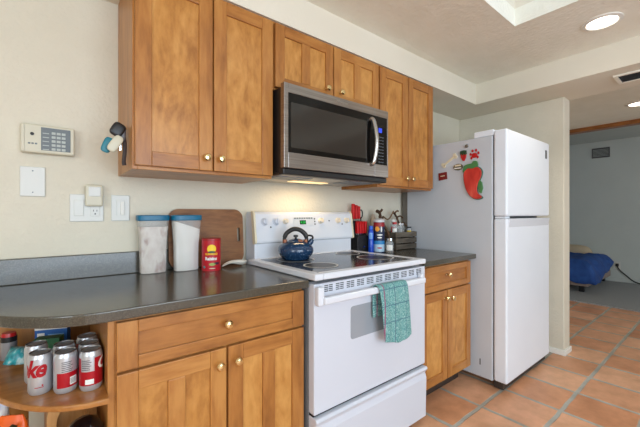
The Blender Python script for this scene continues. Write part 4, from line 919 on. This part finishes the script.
bm.faces.new((oa[0], ob[0], ib[0], ia[0])); bm.faces.new((oa[-1], ia[-1], ib[-1], ob[-1]))
wo = obj('bent_panel', bm, PALEWOOD, wh, 0.001, local=True)
bm = new(); bx(bm, -0.043, 0.043, 0.02, 0.03, 0.0, 0.175); obj('back_plate', bm, PALEWOOD, wh, local=True)
wh.rotation_euler = (0, 0, 0.12)
pn_ = thing('black_pot', 'glossy black domed pot at the right of the lower end shelf', 'pot', (0.077, 1.166, S2))
GB = mat('gloss_black_enamel', c(16, 16, 18), 0.12, 0, Coat_Weight=0.5)
bm = new(); lathe(bm, [(0, 0), (0.040, 0), (0.045, 0.006), (0.047, 0.10), (0.046, 0.146), (0, 0.146)], (0.077, 1.166, S2), seg=36); obj('body', bm, GB, pn_, smooth=True)
bm = new(); lathe(bm, [(0, 0.1465), (0.048, 0.1465), (0.046, 0.161), (0.035, 0.180), (0.018, 0.190), (0, 0.192)], (0.077, 1.166, S2), seg=36); obj('lid', bm, GB, pn_, smooth=True)

# ------------------------------------------------------------------ ceiling fittings
LAMP = mat('lamp_glow', c(255, 248, 236), 0.4, Emission_Color=c(255, 246, 230), Emission_Strength=7)
def downlight(x, y, z, label, r):
    k = thing('recessed_light', label, 'ceiling light', (x, y, z), 'recessed ceiling lights')
    bm = new(); lathe(bm, [(r*0.74, -0.002), (r*0.80, -0.010), (r, -0.006), (r, 0.0), (r*0.74, 0.0)], (x, y, z), seg=40); obj('trim_ring', bm, TRIM, k, smooth=True)
    bm = new(); lathe(bm, [(0, -0.001), (r*0.74, -0.001), (r*0.74, -0.004), (0, -0.005)], (x, y, z), seg=40); obj('lens', bm, LAMP, k)
downlight(2.434, 0.473, ZC, 'round recessed light in the kitchen ceiling by the skylight', 0.092)
downlight(4.42, 0.58, 2.183, 'round recessed light in the hall ceiling at right edge', 0.10)
cv = thing('ceiling_vent', 'white framed louvred vent in the soffit at right edge', 'vent', (3.03, 0.38, 2.04))
bm = new(); a0, a1, e0, e1 = 2.93, 3.13, 0.20, 0.515
for a in ((a0, a0+0.022, e0, e1), (a1-0.022, a1, e0, e1), (a0+0.022, a1-0.022, e0, e0+0.022), (a0+0.022, a1-0.022, e1-0.022, e1)): bx(bm, *a, 2.030, 2.04)
obj('frame', bm, CEIL, cv, 0.002)
box_obj('duct', a0+0.022, a1-0.022, e0+0.022, e1-0.022, 2.0385, 2.0398, KEYPAD, cv, 0)
for i in range(7):
    x_ = a0+0.032+i*0.0215; bm = new(); prism(bm, [(x_, 2.0305), (x_+0.012, 2.0378), (x_+0.0132, 2.0372), (x_+0.0012, 2.030)], e0+0.022, e1-0.022, 'Y'); obj('louvre', bm, GASKET, cv)
fv_ = thing('wall_vent', 'small dark louvred vent high on the far room wall', 'vent', (7.2, 1.415, 2.14))
bm = new()
for a in ((1.298, 1.534, 2.205, 2.222), (1.298, 1.534, 2.055, 2.072), (1.298, 1.314, 2.072, 2.205), (1.518, 1.534, 2.072, 2.205)): bx(bm, 7.19, 7.2, *a)
obj('frame', bm, GASKET, fv_); box_obj('duct', 7.1975, 7.1995, 1.314, 1.518, 2.072, 2.205, GASKET, fv_, 0)
for i in range(6):
    z_ = 2.080+i*0.021; bm = new(); prism(bm, [(7.192, z_), (7.1975, z_+0.008), (7.1975, z_+0.010), (7.191, z_+0.002)], 1.314, 1.518, 'Y'); obj('louvre', bm, KEYBTN, fv_)

# ------------------------------------------------------------------ far room: bed, outlet, cord
BLUECLOTH = noisy('blue_comforter_cotton', [(0.3, c(24, 62, 128)), (0.7, c(40, 84, 156))], 12, 0.85, bstr=0.5, bscale=14, bdist=0.03)
bd_ = thing('bed', 'low bed with wooden frame in the far room under the blue comforter', 'bed', (6.4, 2.0, 0.012))
box_obj('frame', 5.80, 7.15, 1.28, 2.9, 0.10, 0.20, mat('light_bed_frame', c(150, 130, 120), 0.5), bd_, 0.01)
box_obj('mattress', 5.82, 7.14, 1.30, 2.88, 0.201, 0.355, mat('pale_mattress', c(190, 180, 165), 0.8), bd_, 0.04)
for lx in (5.86, 7.05):
    for ly in (1.34, 2.8): box_obj('leg', lx, lx+0.06, ly, ly+0.06, 0.012, 0.10, DARK, bd_)
bm = new(); nx, ny = 34, 34
grid = []
for i in range(nx+1):
    row = []
    for j in range(ny+1):
        x = 5.72+1.06*i/nx; y = 1.17+1.5*j/ny
        e = min(x-5.72, y-1.17, 0.30)
        side = max(0.0, 1-e/0.17)
        z = 0.470+0.035*noise.noise(Vector((x*4, y*4, 0.3)))+0.02*noise.noise(Vector((x*11, y*11, 2)))
        z -= side**2*(0.30-0.24*max(0, (x-5.9)/1.0)-0.06*noise.noise(Vector((x*3, y*3, 8))))
        if x > 6.55 and y < 1.5: z += 0.02
        row.append(bm.verts.new((x+0.02*noise.noise(Vector((x*6, y*6, 5))), y+0.02*noise.noise(Vector((x*6, y*6, 9))), z)))
    grid.append(row)
for i in range(nx):
    for j in range(ny): bm.faces.new((grid[i][j], grid[i+1][j], grid[i+1][j+1], grid[i][j+1]))
cf = obj('comforter', bm, BLUECLOTH, smooth=True); md = cf.modifiers.new('thick', 'SOLIDIFY'); md.thickness = 0.035; md.offset = -1
tag(cf, 'rumpled blue comforter spread over the low bed in the far room', 'comforter')
bm = new(); bmesh.ops.create_uvsphere(bm, u_segments=28, v_segments=16, radius=1)
for v_ in bm.verts:
    for i in range(2): v_.co[i] = math.copysign(abs(v_.co[i])**0.6, v_.co[i])
bmesh.ops.transform(bm, matrix=Matrix.Translation((6.98, 1.74, 0.470)) @ Matrix.Rotation(0.12, 4, 'Y') @ Matrix.Diagonal((0.165, 0.25, 0.12, 1)), verts=bm.verts)
tag(obj('pillow', bm, mat('beige_pillow_cotton', c(196, 178, 150), 0.9), smooth=True), 'beige pillow at the head of the bed by the far wall', 'pillow')
fo = thing('wall_outlet', 'white outlet low on the far wall with a plugged in cord', 'outlet', (7.2, 1.21, 0.27))
box_obj('plate', 7.193, 7.2, 1.165, 1.255, 0.215, 0.335, PLATE, fo, 0.002)
box_obj('socket', 7.190, 7.194, 1.192, 1.228, 0.240, 0.310, IVORY, fo, 0.001)
pc = thing('power_cord', 'dark power cord running from the outlet along the far wall', 'cord', (7.17, 1.2, 0.25))
box_obj('plug', 7.160, 7.1895, 1.185, 1.225, 0.262, 0.305, DARK, pc, 0.004)
bm = new(); tube(bm, spline([(7.162, 1.205, 0.275), (7.145, 1.17, 0.21), (7.150, 1.09, 0.13), (7.155, 1.00, 0.05), (7.15, 0.90, 0.022), (7.13, 0.70, 0.021), (7.1, 0.4, 0.021)], 6), 0.009, 8); obj('cable', bm, DARK, pc, smooth=True)
